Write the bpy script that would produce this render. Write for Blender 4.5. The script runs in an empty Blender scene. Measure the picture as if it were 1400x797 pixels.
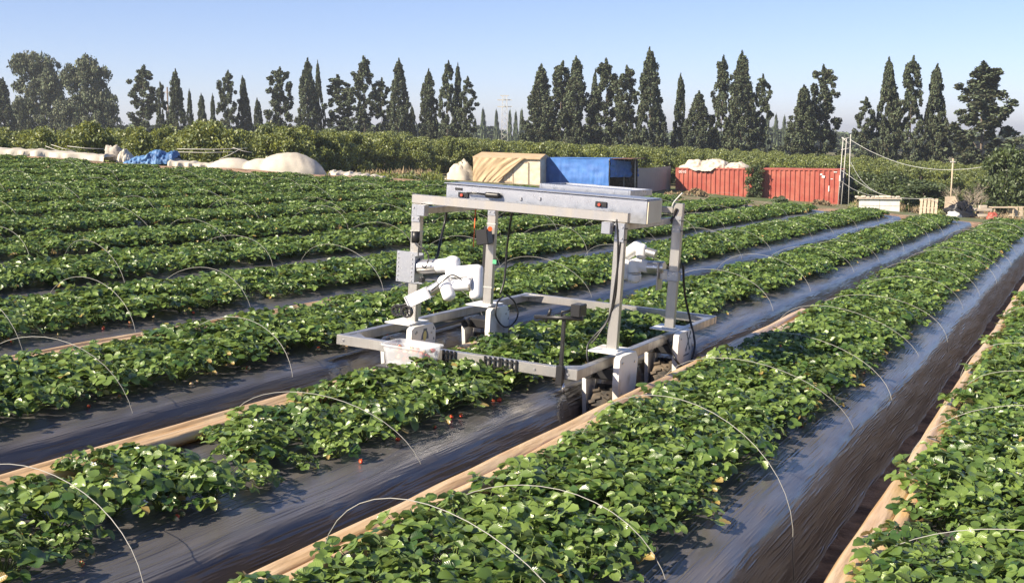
import bpy, bmesh, math, random
import numpy as np
from mathutils import Vector, Matrix, noise
rnd = random.Random(7)
scene = bpy.context.scene
COL = scene.collection

# ------------------------------------------------------------------ camera frame and field frame
FPX, CX, CY, EYE = 1690.0, 700.0, 398.5, 1.8      # focal length in photo pixels, centre, eye height above bed tops (m)
def _unit(v): v = np.array(v, float); return v / np.linalg.norm(v)
_d = _unit([1507 - CX, FPX, -(225 - CY)])
_q = np.array([1507 - 2000 - CX, FPX, -(225 - 2000 * 0.0612 - CY)])
_n = _unit(np.cross(_q, _d)); _n = _n if _n[2] > 0 else -_n
PITCH = math.atan((CY - 187) / FPX)
_R = np.array([[1, 0, 0], [0, math.cos(PITCH), math.sin(PITCH)], [0, -math.sin(PITCH), math.cos(PITCH)]])
D = _R @ _d; N = _R @ _n; C = np.cross(D, N)       # along the rows, field normal, across the rows (right)
CAM = N * EYE
MF = Matrix(((C[0], D[0], N[0], 0), (C[1], D[1], N[1], 0), (C[2], D[2], N[2], 0), (0, 0, 0, 1)))   # field (t, s, w) -> world

def fw(t, s, w): return Vector(C * t + D * s + N * w)
def ray(x, y): return _R @ np.array([x - CX, FPX, -(y - CY)]) / FPX
def at(x, y, depth): return Vector(CAM + ray(x, y) * depth)      # point seen at a photo pixel at a real distance
def on_s(x, y, s):
    v = ray(x, y); P = CAM + v * ((s - CAM @ D) / (v @ D)); return (float(P @ C), s, float(P @ N))
def on_t(x, y, t):
    v = ray(x, y); P = CAM + v * ((t - CAM @ C) / (v @ C)); return (t, float(P @ D), float(P @ N))
def on_w(x, y, w):
    v = ray(x, y); P = CAM + v * ((w - EYE) / (v @ N)); return (float(P @ C), float(P @ D), w)
def depth_of(p): return float((_R.T @ (np.array(p) - CAM))[1])
def pix(p):
    q = _R.T @ (np.array(p) - CAM); return CX + FPX * q[0] / q[1], CY - FPX * q[2] / q[1], q[1]

cam_data = bpy.data.cameras.new("camera")
cam_data.sensor_width = 36.0
cam_data.lens = 36.0 * FPX / 1400.0
cam_data.clip_start = 0.05; cam_data.clip_end = 6000
cam = bpy.data.objects.new("camera", cam_data); COL.objects.link(cam)
cam.location = Vector(CAM)
cam.rotation_euler = (math.radians(90) - PITCH, 0, 0)
scene.camera = cam

# ------------------------------------------------------------------ sky, sun, exposure
SUN_AZ, SUN_EL = math.radians(60), math.radians(35)     # azimuth the light travels to (right of forward), elevation
world = bpy.data.worlds.new("World"); scene.world = world; world.use_nodes = True
wt = world.node_tree; bg = wt.nodes["Background"]
sky = wt.nodes.new("ShaderNodeTexSky"); sky.sky_type = 'NISHITA'; sky.sun_disc = False
sky.sun_elevation = SUN_EL; sky.sun_rotation = SUN_AZ + math.pi
sky.altitude = 2500; sky.air_density = 1.0; sky.dust_density = 1.5; sky.ozone_density = 6.0
tint = wt.nodes.new("ShaderNodeMix"); tint.data_type = 'RGBA'; tint.blend_type = 'MULTIPLY'; tint.inputs[0].default_value = 1.0
tint.inputs[7].default_value = (1.27, 1.02, 1.0, 1)      # clear winter air: a little less cyan than the model's sky
wt.links.new(sky.outputs[0], tint.inputs[6]); wt.links.new(tint.outputs[2], bg.inputs[0]); bg.inputs[1].default_value = 0.077
sun_data = bpy.data.lights.new("sun", 'SUN'); sun_data.energy = 5.0; sun_data.angle = math.radians(0.53)
sun_data.color = (1.0, 0.87, 0.68)
sun = bpy.data.objects.new("sun", sun_data); COL.objects.link(sun)
travel = Vector((math.sin(SUN_AZ) * math.cos(SUN_EL), math.cos(SUN_AZ) * math.cos(SUN_EL), -math.sin(SUN_EL)))
sun.rotation_euler = travel.to_track_quat('-Z', 'Y').to_euler()
sun.location = (-20, -20, 30)
vs = scene.view_settings
vs.view_transform = 'Standard'; vs.look = 'None'; vs.exposure = 1.1; vs.gamma = 1.0; vs.use_curve_mapping = False
scene.cycles.max_bounces = 5; scene.cycles.transparent_max_bounces = 8
scene.cycles.diffuse_bounces = 2; scene.cycles.glossy_bounces = 2; scene.cycles.transmission_bounces = 4
scene.cycles.caustics_reflective = False; scene.cycles.caustics_refractive = False

# ------------------------------------------------------------------ materials
MATS = {}
def mat(name, base=(.5, .5, .5), rough=.6, metal=0., var=None, vscale=8., vstretch=(1, 1, 1), bump=0., bscale=30., bstretch=(1, 1, 1),
        spec=.5, rvar=0., detail=4., var2=None, v2scale=1.5, v2lo=.45, v2hi=.65, trans=0., alpha=1., bdist=.01, perobj=0., contrast=(.35, .65)):
    m = bpy.data.materials.new(name); m.use_nodes = True
    nt = m.node_tree; L = nt.links.new; p = nt.nodes["Principled BSDF"]
    p.inputs["Roughness"].default_value = rough; p.inputs["Metallic"].default_value = metal
    p.inputs["Specular IOR Level"].default_value = spec
    p.inputs["Base Color"].default_value = (*base, 1)
    tc = nt.nodes.new("ShaderNodeTexCoord")
    def nz(scale, stretch, det=4.):
        mp = nt.nodes.new("ShaderNodeMapping"); mp.inputs["Scale"].default_value = stretch
        L(tc.outputs["Object"], mp.inputs["Vector"])
        t = nt.nodes.new("ShaderNodeTexNoise"); t.inputs["Scale"].default_value = scale; t.inputs["Detail"].default_value = det
        L(mp.outputs[0], t.inputs["Vector"]); return t
    def ramp(src, lo, hi):
        r = nt.nodes.new("ShaderNodeMapRange"); r.inputs[1].default_value = lo; r.inputs[2].default_value = hi
        L(src, r.inputs[0]); return r.outputs[0]
    col = None
    def mix(fac, a, b):
        mx = nt.nodes.new("ShaderNodeMix"); mx.data_type = 'RGBA'
        L(fac, mx.inputs[0])
        if isinstance(a, tuple): mx.inputs[6].default_value = (*a, 1)
        else: L(a, mx.inputs[6])
        if isinstance(b, tuple): mx.inputs[7].default_value = (*b, 1)
        else: L(b, mx.inputs[7])
        return mx.outputs[2]
    if var is not None:
        n1 = nz(vscale, vstretch, detail); f = ramp(n1.outputs[0], *contrast); col = mix(f, base, var)
        if rvar:
            r = nt.nodes.new("ShaderNodeMapRange"); r.inputs[1].default_value = .3; r.inputs[2].default_value = .7
            r.inputs[3].default_value = rough - rvar; r.inputs[4].default_value = rough + rvar
            L(n1.outputs[0], r.inputs[0]); L(r.outputs[0], p.inputs["Roughness"])
    if var2 is not None:
        n2 = nz(v2scale, (1, 1, 1), 5.); col = mix(ramp(n2.outputs[0], v2lo, v2hi), col if col is not None else base, var2)
    if perobj:
        oi = nt.nodes.new("ShaderNodeObjectInfo"); hs = nt.nodes.new("ShaderNodeHueSaturation")
        r = nt.nodes.new("ShaderNodeMapRange"); r.inputs[3].default_value = 1 - perobj; r.inputs[4].default_value = 1 + perobj
        L(oi.outputs["Random"], r.inputs[0]); L(r.outputs[0], hs.inputs["Value"])
        if col is not None: L(col, hs.inputs["Color"])
        else: hs.inputs["Color"].default_value = (*base, 1)
        col = hs.outputs[0]
    if col is not None: L(col, p.inputs["Base Color"])
    if bump:
        nb = nz(bscale, bstretch, 5.); b = nt.nodes.new("ShaderNodeBump"); b.inputs["Strength"].default_value = bump
        b.inputs["Distance"].default_value = bdist; L(nb.outputs[0], b.inputs["Height"]); L(b.outputs[0], p.inputs["Normal"])
    if trans:
        tr = nt.nodes.new("ShaderNodeBsdfTranslucent"); ms = nt.nodes.new("ShaderNodeMixShader"); ms.inputs[0].default_value = trans
        if col is not None: L(col, tr.inputs[0])
        else: tr.inputs[0].default_value = (*base, 1)
        L(p.outputs[0], ms.inputs[1]); L(tr.outputs[0], ms.inputs[2]); L(ms.outputs[0], nt.nodes["Material Output"].inputs[0])
    if alpha < 1: p.inputs["Alpha"].default_value = alpha
    MATS[name] = m; return m

def leaf_mat(name, dark, light, old, rough=.38, trans=.22, spec=.5):
    """leaf: colour varies leaf by leaf (attribute lv.r), veins and paler back."""
    m = bpy.data.materials.new(name); m.use_nodes = True; nt = m.node_tree; L = nt.links.new; p = nt.nodes["Principled BSDF"]
    at_ = nt.nodes.new("ShaderNodeAttribute"); at_.attribute_name = "lv"
    sep = nt.nodes.new("ShaderNodeSeparateColor"); L(at_.outputs["Color"], sep.inputs[0])
    cr = nt.nodes.new("ShaderNodeValToRGB"); e = cr.color_ramp.elements
    e[0].position = 0; e[0].color = (*dark, 1); e[1].position = .8; e[1].color = (*light, 1)
    x = e.new(.97); x.color = (*light, 1); x = e.new(.985); x.color = (*old, 1)
    L(sep.outputs[0], cr.inputs[0])
    # veins from the along / across coordinates of the leaflet
    m1 = nt.nodes.new("ShaderNodeMath"); m1.operation = 'MULTIPLY_ADD'; m1.inputs[1].default_value = -.45
    L(sep.outputs[2], m1.inputs[0]); L(sep.outputs[1], m1.inputs[2])
    m2 = nt.nodes.new("ShaderNodeMath"); m2.operation = 'MULTIPLY'; m2.inputs[1].default_value = 44.; L(m1.outputs[0], m2.inputs[0])
    m3 = nt.nodes.new("ShaderNodeMath"); m3.operation = 'SINE'; L(m2.outputs[0], m3.inputs[0])
    bp = nt.nodes.new("ShaderNodeBump"); bp.inputs["Strength"].default_value = .25; bp.inputs["Distance"].default_value = .0025
    L(m3.outputs[0], bp.inputs["Height"]); L(bp.outputs[0], p.inputs["Normal"])
    geo = nt.nodes.new("ShaderNodeNewGeometry"); mx = nt.nodes.new("ShaderNodeMix"); mx.data_type = 'RGBA'
    mu = nt.nodes.new("ShaderNodeMath"); mu.operation = 'MULTIPLY'; mu.inputs[1].default_value = .6
    L(geo.outputs["Backfacing"], mu.inputs[0]); L(mu.outputs[0], mx.inputs[0]); L(cr.outputs[0], mx.inputs[6])
    mx.inputs[7].default_value = (.16, .21, .12, 1)
    L(mx.outputs[2], p.inputs["Base Color"]); p.inputs["Roughness"].default_value = rough; p.inputs["Specular IOR Level"].default_value = spec
    tr = nt.nodes.new("ShaderNodeBsdfTranslucent"); ms = nt.nodes.new("ShaderNodeMixShader"); ms.inputs[0].default_value = trans
    hs = nt.nodes.new("ShaderNodeHueSaturation"); hs.inputs["Hue"].default_value = .48; hs.inputs["Value"].default_value = 1.6; L(cr.outputs[0], hs.inputs["Color"]); L(hs.outputs[0], tr.inputs[0])
    L(p.outputs[0], ms.inputs[1]); L(tr.outputs[0], ms.inputs[2]); L(ms.outputs[0], nt.nodes["Material Output"].inputs[0])
    MATS[name] = m; return m

leaf_mat("strawberry_leaf", (.036, .086, .018), (.20, .29, .066), (.34, .25, .08), rough=.29, trans=.25, spec=.7)
leaf_mat("citrus_leaf", (.055, .082, .016), (.235, .265, .046), (.26, .2, .07), rough=.45, trans=.2)
leaf_mat("hedge_leaf", (.025, .045, .012), (.085, .115, .028), (.15, .14, .04), rough=.45, trans=.2)
leaf_mat("cypress_leaf", (.018, .022, .013), (.060, .062, .034), (.11, .085, .05), rough=.7, trans=.06, spec=.2)
leaf_mat("eucalyptus_leaf", (.05, .062, .038), (.14, .15, .09), (.17, .13, .09), rough=.6, trans=.1, spec=.3)
leaf_mat("far_leaf", (.045, .06, .04), (.08, .10, .06), (.1, .1, .06), rough=.8, trans=.05, spec=.1)
mat("stem_green", (.13, .19, .05), .5)
mat("bark", (.10, .075, .055), .9, var=(.2, .16, .13), vscale=6, bump=.4)
mat("soil", (.30, .18, .105), .95, var=(.46, .30, .185), vscale=9, bump=.9, bscale=26, var2=(.13, .08, .05), v2scale=3, bdist=.03)
def film_mat():
    m = mat("film", (.068, .066, .072), .42, var=(.100, .094, .094), vscale=3.2, vstretch=(3, .25, 3), spec=.5, rvar=.05)
    nt = m.node_tree; L = nt.links.new; p = nt.nodes["Principled BSDF"]; nd = nt.nodes.new
    tc = nd("ShaderNodeTexCoord"); sep = nd("ShaderNodeSeparateXYZ"); L(tc.outputs["Object"], sep.inputs[0])
    # dried mud splashed up the bed sides, patchy
    n = nd("ShaderNodeTexNoise"); n.inputs["Scale"].default_value = 2.2; n.inputs["Detail"].default_value = 6
    mp = nd("ShaderNodeMapping"); mp.inputs["Scale"].default_value = (2.5, .6, 2.5); L(tc.outputs["Object"], mp.inputs[0]); L(mp.outputs[0], n.inputs["Vector"])
    h = nd("ShaderNodeMapRange"); h.inputs[1].default_value = -.01; h.inputs[2].default_value = -.34; h.inputs[3].default_value = -.08; h.inputs[4].default_value = .34; L(sep.outputs[2], h.inputs[0])
    a = nd("ShaderNodeMath"); a.operation = 'ADD'; L(n.outputs[0], a.inputs[0]); L(h.outputs[0], a.inputs[1])
    r = nd("ShaderNodeMapRange"); r.inputs[1].default_value = .45; r.inputs[2].default_value = .85; r.inputs[4].default_value = .34; L(a.outputs[0], r.inputs[0])
    mx = nd("ShaderNodeMix"); mx.data_type = 'RGBA'; L(r.outputs[0], mx.inputs[0])
    src = p.inputs["Base Color"].links[0].from_socket; L(src, mx.inputs[6]); mx.inputs[7].default_value = (.25, .205, .165, 1); L(mx.outputs[2], p.inputs["Base Color"])
    p.inputs["Coat Weight"].default_value = .6; p.inputs["Coat Roughness"].default_value = .22; p.inputs["Coat IOR"].default_value = 1.5
    # taut streaks along the row and small crinkles
    def tex(sc, st, rid, det):
        t = nd("ShaderNodeTexNoise"); t.inputs["Scale"].default_value = sc; t.inputs["Detail"].default_value = det
        if rid: t.noise_type = 'RIDGED_MULTIFRACTAL'
        q = nd("ShaderNodeMapping"); q.inputs["Scale"].default_value = st; q.inputs["Rotation"].default_value = (0, 0, .06); L(tc.outputs["Object"], q.inputs[0]); L(q.outputs[0], t.inputs["Vector"]); return t
    t1 = tex(9, (6.5, .22, 6.5), True, 4); t2 = tex(5, (3.0, .5, 3.0), False, 3)
    b1 = nd("ShaderNodeBump"); b1.inputs["Strength"].default_value = .7; b1.inputs["Distance"].default_value = .015; L(t1.outputs[0], b1.inputs["Height"])
    b2 = nd("ShaderNodeBump"); b2.inputs["Strength"].default_value = .3; b2.inputs["Distance"].default_value = .01; L(t2.outputs[0], b2.inputs["Height"]); L(b1.outputs[0], b2.inputs["Normal"])
    L(b2.outputs[0], p.inputs["Normal"]); L(b2.outputs[0], p.inputs["Coat Normal"])
film_mat()
mat("roll_film", (.60, .39, .19), .30, var=(.72, .54, .33), vscale=5, vstretch=(3, .35, 3), bump=.7, bscale=7, bstretch=(5, .5, 5), trans=.10, var2=(.48, .29, .13), v2scale=1.6, v2lo=.55, v2hi=.75, bdist=.012)
mat("hoop_wire", (.32, .315, .29), .5)
mat("berry_red", (.50, .022, .012), .32, var=(.62, .10, .03), vscale=30)
mat("berry_pale", (.52, .50, .25), .4, var=(.62, .42, .25), vscale=18)
mat("petal", (.8, .8, .77), .6)
mat("aluminium", (.52, .51, .49), .38, metal=.75, var=(.40, .38, .355), vscale=14, vstretch=(1, 1, .2), rvar=.1)
mat("galvanised", (.46, .48, .52), .36, metal=.7, var=(.36, .38, .43), vscale=22, rvar=.12)
mat("white_paint", (.80, .79, .76), .35, var=(.68, .66, .61), vscale=5, contrast=(.5, .8), var2=(.44, .36, .27), v2scale=5, v2lo=.56, v2hi=.80)
mat("cream_panel", (.66, .60, .47), .5, var=(.56, .50, .38), vscale=4)
mat("arm_white", (.83, .83, .84), .25)
mat("arm_metal", (.62, .62, .63), .28, metal=.8)
mat("black_plastic", (.018, .018, .02), .4)
mat("rubber", (.030, .028, .026), .85, var=(.15, .115, .080), vscale=9, contrast=(.42, .66))
mat("orange_plastic", (.75, .13, .03), .5)
mat("red_button", (.50, .07, .04), .4)
mat("green_sticker", (.10, .42, .22), .5)
mat("decal_grey", (.10, .13, .15), .5)
mat("decal_blue", (.11, .14, .20), .5)
mat("decal_yellow", (.62, .56, .22), .5)
mat("tub_plastic", (.82, .85, .90), .25, alpha=.30)
mat("net_black", (.02, .02, .02), .7, alpha=.6)
mat("container_red", (.31, .060, .042), .55, var=(.38, .11, .075), vscale=1.2, var2=(.22, .05, .03), v2scale=2.5, v2lo=.6, v2hi=.75)
mat("container_shaded", (.10, .035, .028), .6, var=(.16, .06, .05), vscale=3)  # darkened container red: shade on the end faces put into the colour
mat("lettering", (.78, .72, .70), .6)
mat("tarp_tan", (.46, .335, .20), .75, var=(.54, .41, .26), vscale=1.3, bump=.3, bscale=6, trans=.05)
mat("tarp_beige", (.52, .46, .37), .8, var=(.62, .56, .46), vscale=1.2, bump=.3, bscale=5, trans=.06)
mat("tarp_white", (.54, .49, .41), .7, var=(.64, .59, .50), vscale=1.5, bump=.35, bscale=6, trans=.15)
mat("tarp_blue", (.042, .135, .42), .6, var=(.06, .19, .52), vscale=1.5, bump=.3, bscale=5, trans=.05)
mat("tarp_blue_pale", (.10, .22, .42), .6, var=(.03, .10, .26), vscale=2.5, contrast=(.45, .55))
mat("tarp_grey", (.40, .37, .33), .8, var=(.33, .30, .26), vscale=2, vstretch=(6, 6, .6))
mat("shed_wall", (.66, .61, .50), .8, var=(.54, .47, .36), vscale=3)
mat("hive_white", (.72, .72, .68), .6, var=(.60, .58, .52), vscale=2)
mat("wood_pale", (.56, .46, .34), .8, var=(.42, .33, .23), vscale=3, vstretch=(1, 1, 8))
mat("concrete", (.56, .50, .42), .9, var=(.44, .38, .30), vscale=3)
mat("dry_brush", (.34, .285, .22), .9, var=(.44, .38, .31), vscale=3)
mat("dry_weed", (.22, .16, .095), .95, var=(.32, .25, .15), vscale=2)
mat("pole_grey", (.48, .47, .44), .6)
mat("cable_white", (.50, .51, .49), .5)
mat("grass_ground", (.10, .115, .04), .95, var=(.24, .17, .10), vscale=.22, var2=(.07, .11, .03), v2scale=.06, bump=.6, bscale=2, bdist=.1)

# ------------------------------------------------------------------ builders
ALL = []
def link(o, parent=None):
    COL.objects.link(o)
    if parent is not None: o.parent = parent
    return o
def tag(o, label=None, cat=None, group=None, kind=None):
    if label: o["label"] = label
    if cat: o["category"] = cat
    if group: o["group"] = group
    if kind: o["kind"] = kind
    return o
def empty(name, mw, label, cat, group=None):
    o = bpy.data.objects.new(name, None); link(o); o.matrix_world = mw; o.empty_display_size = .2
    return tag(o, label, cat, group)
def FM(t, s, w, rz=0.): return MF @ Matrix.Translation((t, s, w)) @ Matrix.Rotation(rz, 4, 'Z')
def WM(p, rz=0.): return Matrix.Translation(p) @ Matrix.Rotation(rz, 4, 'Z')

class MB:
    """mesh builder; O is subtracted from every point (origin of the thing)."""
    def __init__(s, O=(0, 0, 0)): s.v = []; s.f = []; s.m = []; s.O = Vector(O); s.mi = 0; s.sm = []
    def add(s, vs, fs, smooth=False):
        b = len(s.v); s.v += [tuple(Vector(x) - s.O) for x in vs]; s.f += [[b + i for i in f] for f in fs]
        s.m += [s.mi] * len(fs); s.sm += [smooth] * len(fs); return s
    def box(s, a, b, bev=0.):
        a = Vector(a); b = Vector(b); lo = Vector([min(a[i], b[i]) for i in range(3)]); hi = Vector([max(a[i], b[i]) for i in range(3)])
        c = (lo + hi) / 2; h = (hi - lo) / 2
        return s.obox(c, (h.x, 0, 0), (0, h.y, 0), (0, 0, h.z), bev)
    def obox(s, c, X, Y, Z, bev=0.):
        c, X, Y, Z = map(Vector, (c, X, Y, Z))
        if bev <= 0:
            vs = [c + X * i + Y * j + Z * k for i in (-1, 1) for j in (-1, 1) for k in (-1, 1)]
            return s.add(vs, [(0, 1, 3, 2), (4, 6, 7, 5), (0, 4, 5, 1), (2, 3, 7, 6), (0, 2, 6, 4), (1, 5, 7, 3)])
        bm = bmesh.new(); bmesh.ops.create_cube(bm, size=2)
        M = Matrix((X, Y, Z)).transposed()
        for v in bm.verts: v.co = c + M @ v.co
        bev = min(bev, .45 * min(X.length, Y.length, Z.length) * 2)
        bmesh.ops.bevel(bm, geom=list(bm.edges), offset=bev, segments=1, affect='EDGES', profile=.5)
        bmesh.ops.recalc_face_normals(bm, faces=bm.faces)
        s.add([v.co.copy() for v in bm.verts], [[v.index for v in f.verts] for f in bm.faces]); bm.free(); return s
    def tube(s, pts, r, n=8, cap=True, smooth=True):
        pts = [Vector(p) for p in pts]; rs = r if isinstance(r, (list, tuple)) else [r] * len(pts)
        vs = []; up = None
        for i, p in enumerate(pts):
            t = (pts[min(i + 1, len(pts) - 1)] - pts[max(i - 1, 0)]).normalized()
            if up is None: up = Vector((0, 0, 1)) if abs(t.z) < .9 else Vector((1, 0, 0))
            x = up - t * up.dot(t)
            if x.length < 1e-4: x = t.orthogonal()
            x.normalize(); y = t.cross(x); up = x
            for k in range(n):
                a = 2 * math.pi * k / n; vs.append(p + (x * math.cos(a) + y * math.sin(a)) * rs[i])
        fs = []
        for i in range(len(pts) - 1):
            for k in range(n): fs.append((i * n + k, i * n + (k + 1) % n, (i + 1) * n + (k + 1) % n, (i + 1) * n + k))
        s.add(vs, fs, smooth)
        if cap:
            b = len(s.v) - len(vs)
            s.f += [[b + k for k in range(n)][::-1], [b + (len(pts) - 1) * n + k for k in range(n)]]; s.m += [s.mi] * 2; s.sm += [False] * 2
        return s
    def capsule(s, a, b, r, n=18, ends=(1, 1), rb=None):
        """rounded cylinder; ends flags choose domed or flat ends"""
        a = Vector(a); b = Vector(b); d = (b - a).normalized(); rb = rb or r; pts = []; rs = []
        if ends[0]:
            for k in range(5): th = math.pi / 2 * k / 5; pts.append(a - d * r * .7 * math.cos(th)); rs.append(max(r * math.sin(th), r * .03))
        else: pts += [a, a + d * .004]; rs += [r * .93, r]
        pts.append(a + d * .006); rs.append(r)
        pts.append(b - d * .006); rs.append(rb)
        if ends[1]:
            for k in range(5): th = math.pi / 2 * (k + 1) / 5; pts.append(b + d * rb * .7 * math.sin(th)); rs.append(max(rb * math.cos(th), rb * .03))
        else: pts += [b - d * .004 + d * .002, b]; rs += [rb, rb * .93]
        return s.tube(pts, rs, n)
    def poly(s, pts, nrm, th):
        """extruded polygon"""
        pts = [Vector(p) for p in pts]; h = Vector(nrm).normalized() * th / 2; n = len(pts)
        return s.add([p + h for p in pts] + [p - h for p in pts], [list(range(n)), list(range(2 * n - 1, n - 1, -1))] + [(i, n + i, n + (i + 1) % n, (i + 1) % n) for i in range(n)])
    def grid(s, fn, nu, nv, smooth=True, closeu=False):
        vs = [fn(i / (nu - (0 if closeu else 1)), j / (nv - 1)) for j in range(nv) for i in range(nu)]
        fs = [(j * nu + i, j * nu + (i + 1) % nu, (j + 1) * nu + (i + 1) % nu, (j + 1) * nu + i) for j in range(nv - 1) for i in range(nu if closeu else nu - 1)]
        return s.add(vs, fs, smooth)
    def mesh(s, name, mats):
        me = bpy.data.meshes.new(name); me.from_pydata([tuple(x) for x in s.v], [], s.f)
        for m in (mats if isinstance(mats, (list, tuple)) else [mats]): me.materials.append(MATS[m])
        me.polygons.foreach_set("material_index", s.m); me.polygons.foreach_set("use_smooth", s.sm)
        bm = bmesh.new(); bm.from_mesh(me); bmesh.ops.recalc_face_normals(bm, faces=bm.faces); bm.to_mesh(me); bm.free()
        me.update(); return me
    def build(s, name, mats, parent=None, mw=None):
        o = bpy.data.objects.new(name, s.mesh(name, mats)); link(o, parent)
        if mw is not None: o.matrix_world = mw
        return o

def fbm(x, y, z=0., o=3): return noise.fractal(Vector((x, y, z)), 1., 2., o)

# ------------------------------------------------------------------ terrain
EDGE = [(-600, 172), (0, 208), (300, 228), (600, 245), (870, 265), (1150, 285), (1400, 305), (2000, 345)]
def yedge(x):
    x = max(-600, min(2000, x))
    for (a, b), (c, d) in zip(EDGE, EDGE[1:]):
        if x <= c: return b + (d - b) * (x - a) / (c - a)
    return EDGE[-1][1]
ENDS = [(-40., 22.5), (-28.7, 26.0), (-22.5, 28.2), (-17.0, 32.0), (-11.4, 34.6), (-6.1, 36.2), (-1.6, 36.6), (6., 36.8)]   # (t, s) of the field's far end
def s_end(t):
    for (a, b), (c, d) in zip(ENDS, ENDS[1:]):
        if t <= c: return b + (d - b) * max(0, (t - a)) / (c - a)
    return ENDS[-1][1]
def zplane(X, Y, w): return (w - N[0] * X - N[1] * Y) / N[2]
def edge_depth(xp):
    v = ray(xp, yedge(xp)); return (0.1 - EYE) / float(v @ N) * float((_R.T @ v)[1])
def zground(X, Y):
    """height of the bare ground: the tilted field plane near the camera, gentler land beyond its far end"""
    if Y < 8: return zplane(X, Y, -.41)
    xp = max(-600, min(2000, CX + FPX * X / Y))
    E = edge_depth(xp) + 1.0
    if Y <= E: return zplane(X, Y, -.41)
    def zb(dep):
        row = yedge(xp) + 4 - 7 * min(1, (dep - E) / (88 - E)); return CAM[2] - (row - 187) / FPX * dep - 1.9 * max(0., min(1., (640 - xp) / 600.)) * min(1., max(0., (dep - E - 8) / 12.))
    z = zb(min(Y, 88.))
    k = min(1., (Y - E) / 5.)
    return zplane(X, Y, -.41) * (1 - k) + z * k if k < 1 else z
def gpoint(x, depth):
    """world point on the ground in photo column x at a real distance"""
    v = ray(x, 250); X = float(CAM[0] + v[0] * depth); Y = float(CAM[1] + v[1] * depth)
    return Vector((X, Y, zground(X, Y)))

def build_terrain():
    ys = list(np.linspace(-40, 30, 29)) + list(np.linspace(32, 100, 69)) + list(np.geomspace(104, 5000, 40))
    us = list(np.linspace(-1, 1, 121))
    vs = []
    for y in ys:
        half = max(60., abs(y) * .95)
        for u in us:
            x = u * half; z = zground(x, y)
            if y > 44: z += .12 * fbm(x * .25, y * .25)
            if y > 400: z = z
            vs.append((x, y, z))
    nu = len(us)
    fs = [(j * nu + i, j * nu + i + 1, (j + 1) * nu + i + 1, (j + 1) * nu + i) for j in range(len(ys) - 1) for i in range(nu - 1)]
    b = MB(); b.add(vs, fs, True); o = b.build("ground", ["grass_ground", "soil"])
    for p in o.data.polygons:
        p.material_index = 1 if p.center.y < 47 else 0
    return tag(o, kind="structure")
build_terrain()

PITCHB, T0 = 1.857, -0.80
def bed_t(i): return T0 - PITCHB * i
NBED = 17
PROFILE = [(-.10, -.425), (-.075, -.28), (-.045, -.12), (-.01, -.035), (.05, -.006), (.15, .0), (.35, .004), (.6, .006), (.85, .006), (1.1, .004), (1.22, .002), (1.30, -.001), (1.345, -.006),
           (1.375, -.014), (1.40, -.032), (1.418, -.06), (1.43, -.09), (1.44, -.125), (1.448, -.16), (1.456, -.195), (1.464, -.23), (1.472, -.265), (1.48, -.30), (1.49, -.335), (1.502, -.37), (1.515, -.40), (1.53, -.415), (1.545, -.43)]
def build_bed(i):
    t0 = bed_t(i); s1 = s_end(t0 + .7); s0 = -1.0 if i < 3 else max(-1.0, (-t0 - 5) * .7 - 1.0)
    near = i <= 3
    ss = []; s = s0
    while s < s1:
        ss.append(s); s += (.045 if s < 11 else .25) if near else (.25 if i < 7 else .6)
    ss.append(s1)
    vs = []
    for s in ss:
        for (t, w) in PROFILE:
            dt = dw = 0.
            if near:
                k = fbm(t * 3 + i * 9, s * .9, 1.) ; dw = .010 * k
                side = 1. if (t > 1.36 or t < 0) else .35
                r = fbm((t + w) * 16 + s * .5, s * 1.3 + i * 5, 3., 4)
                dt = .015 * r * side; dw += .008 * r * side + .012 * fbm(s * 1.3, t * 2, i + 5.)
            else: dw = .012 * fbm(s * .8, t * 2, i + .5)
            if i in (2, 3) and t > 1.3: dt -= (.15 if i == 2 else .12) * max(0., min(1., (s - 7.5) / .5, (10.6 - s) / .5)) * (1 + .25 * fbm(s * 6, t * 9, 2.))
            edge = .03 * fbm(s * .35, i * 3.3, 8.)
            vs.append((t + dt + edge * (1 if t > 1 or t < 0 else 0), s, w + dw))
    n = len(PROFILE)
    fs = [(j * n + k, j * n + k + 1, (j + 1) * n + k + 1, (j + 1) * n + k) for j in range(len(ss) - 1) for k in range(n - 1)]
    b = MB(); b.add(vs, fs, True); b.add([vs[(len(ss) - 1) * n + k] for k in range(n)], [list(range(n))])
    o = b.build("raised_bed", "film"); o.matrix_world = FM(t0, 0, 0); return tag(o, kind="structure")
for i in range(NBED): build_bed(i)

BEDWHERE = {0: "the right foreground bed", 1: "the wide foreground bed", 2: "the robot's bed", 3: "the bed left of the robot's"}
ORD = ["first", "second", "third", "fourth", "fifth", "sixth", "seventh", "eighth", "ninth", "tenth", "eleventh", "twelfth", "thirteenth", "fourteenth", "fifteenth",
       "sixteenth", "seventeenth", "eighteenth", "nineteenth", "twentieth", "twenty-first", "twenty-second", "twenty-third", "twenty-fourth", "twenty-fifth",
       "twenty-sixth", "twenty-seventh", "twenty-eighth", "twenty-ninth", "thirtieth", "thirty-first", "thirty-second", "thirty-third", "thirty-fourth", "thirty-fifth",
       "thirty-sixth", "thirty-seventh", "thirty-eighth", "thirty-ninth", "fortieth", "forty-first", "forty-second", "forty-third", "forty-fourth"]
def bedwhere(i): return BEDWHERE.get(i, "the %s bed left of the robot" % ORD[min(i - 3, 20)])

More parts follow.
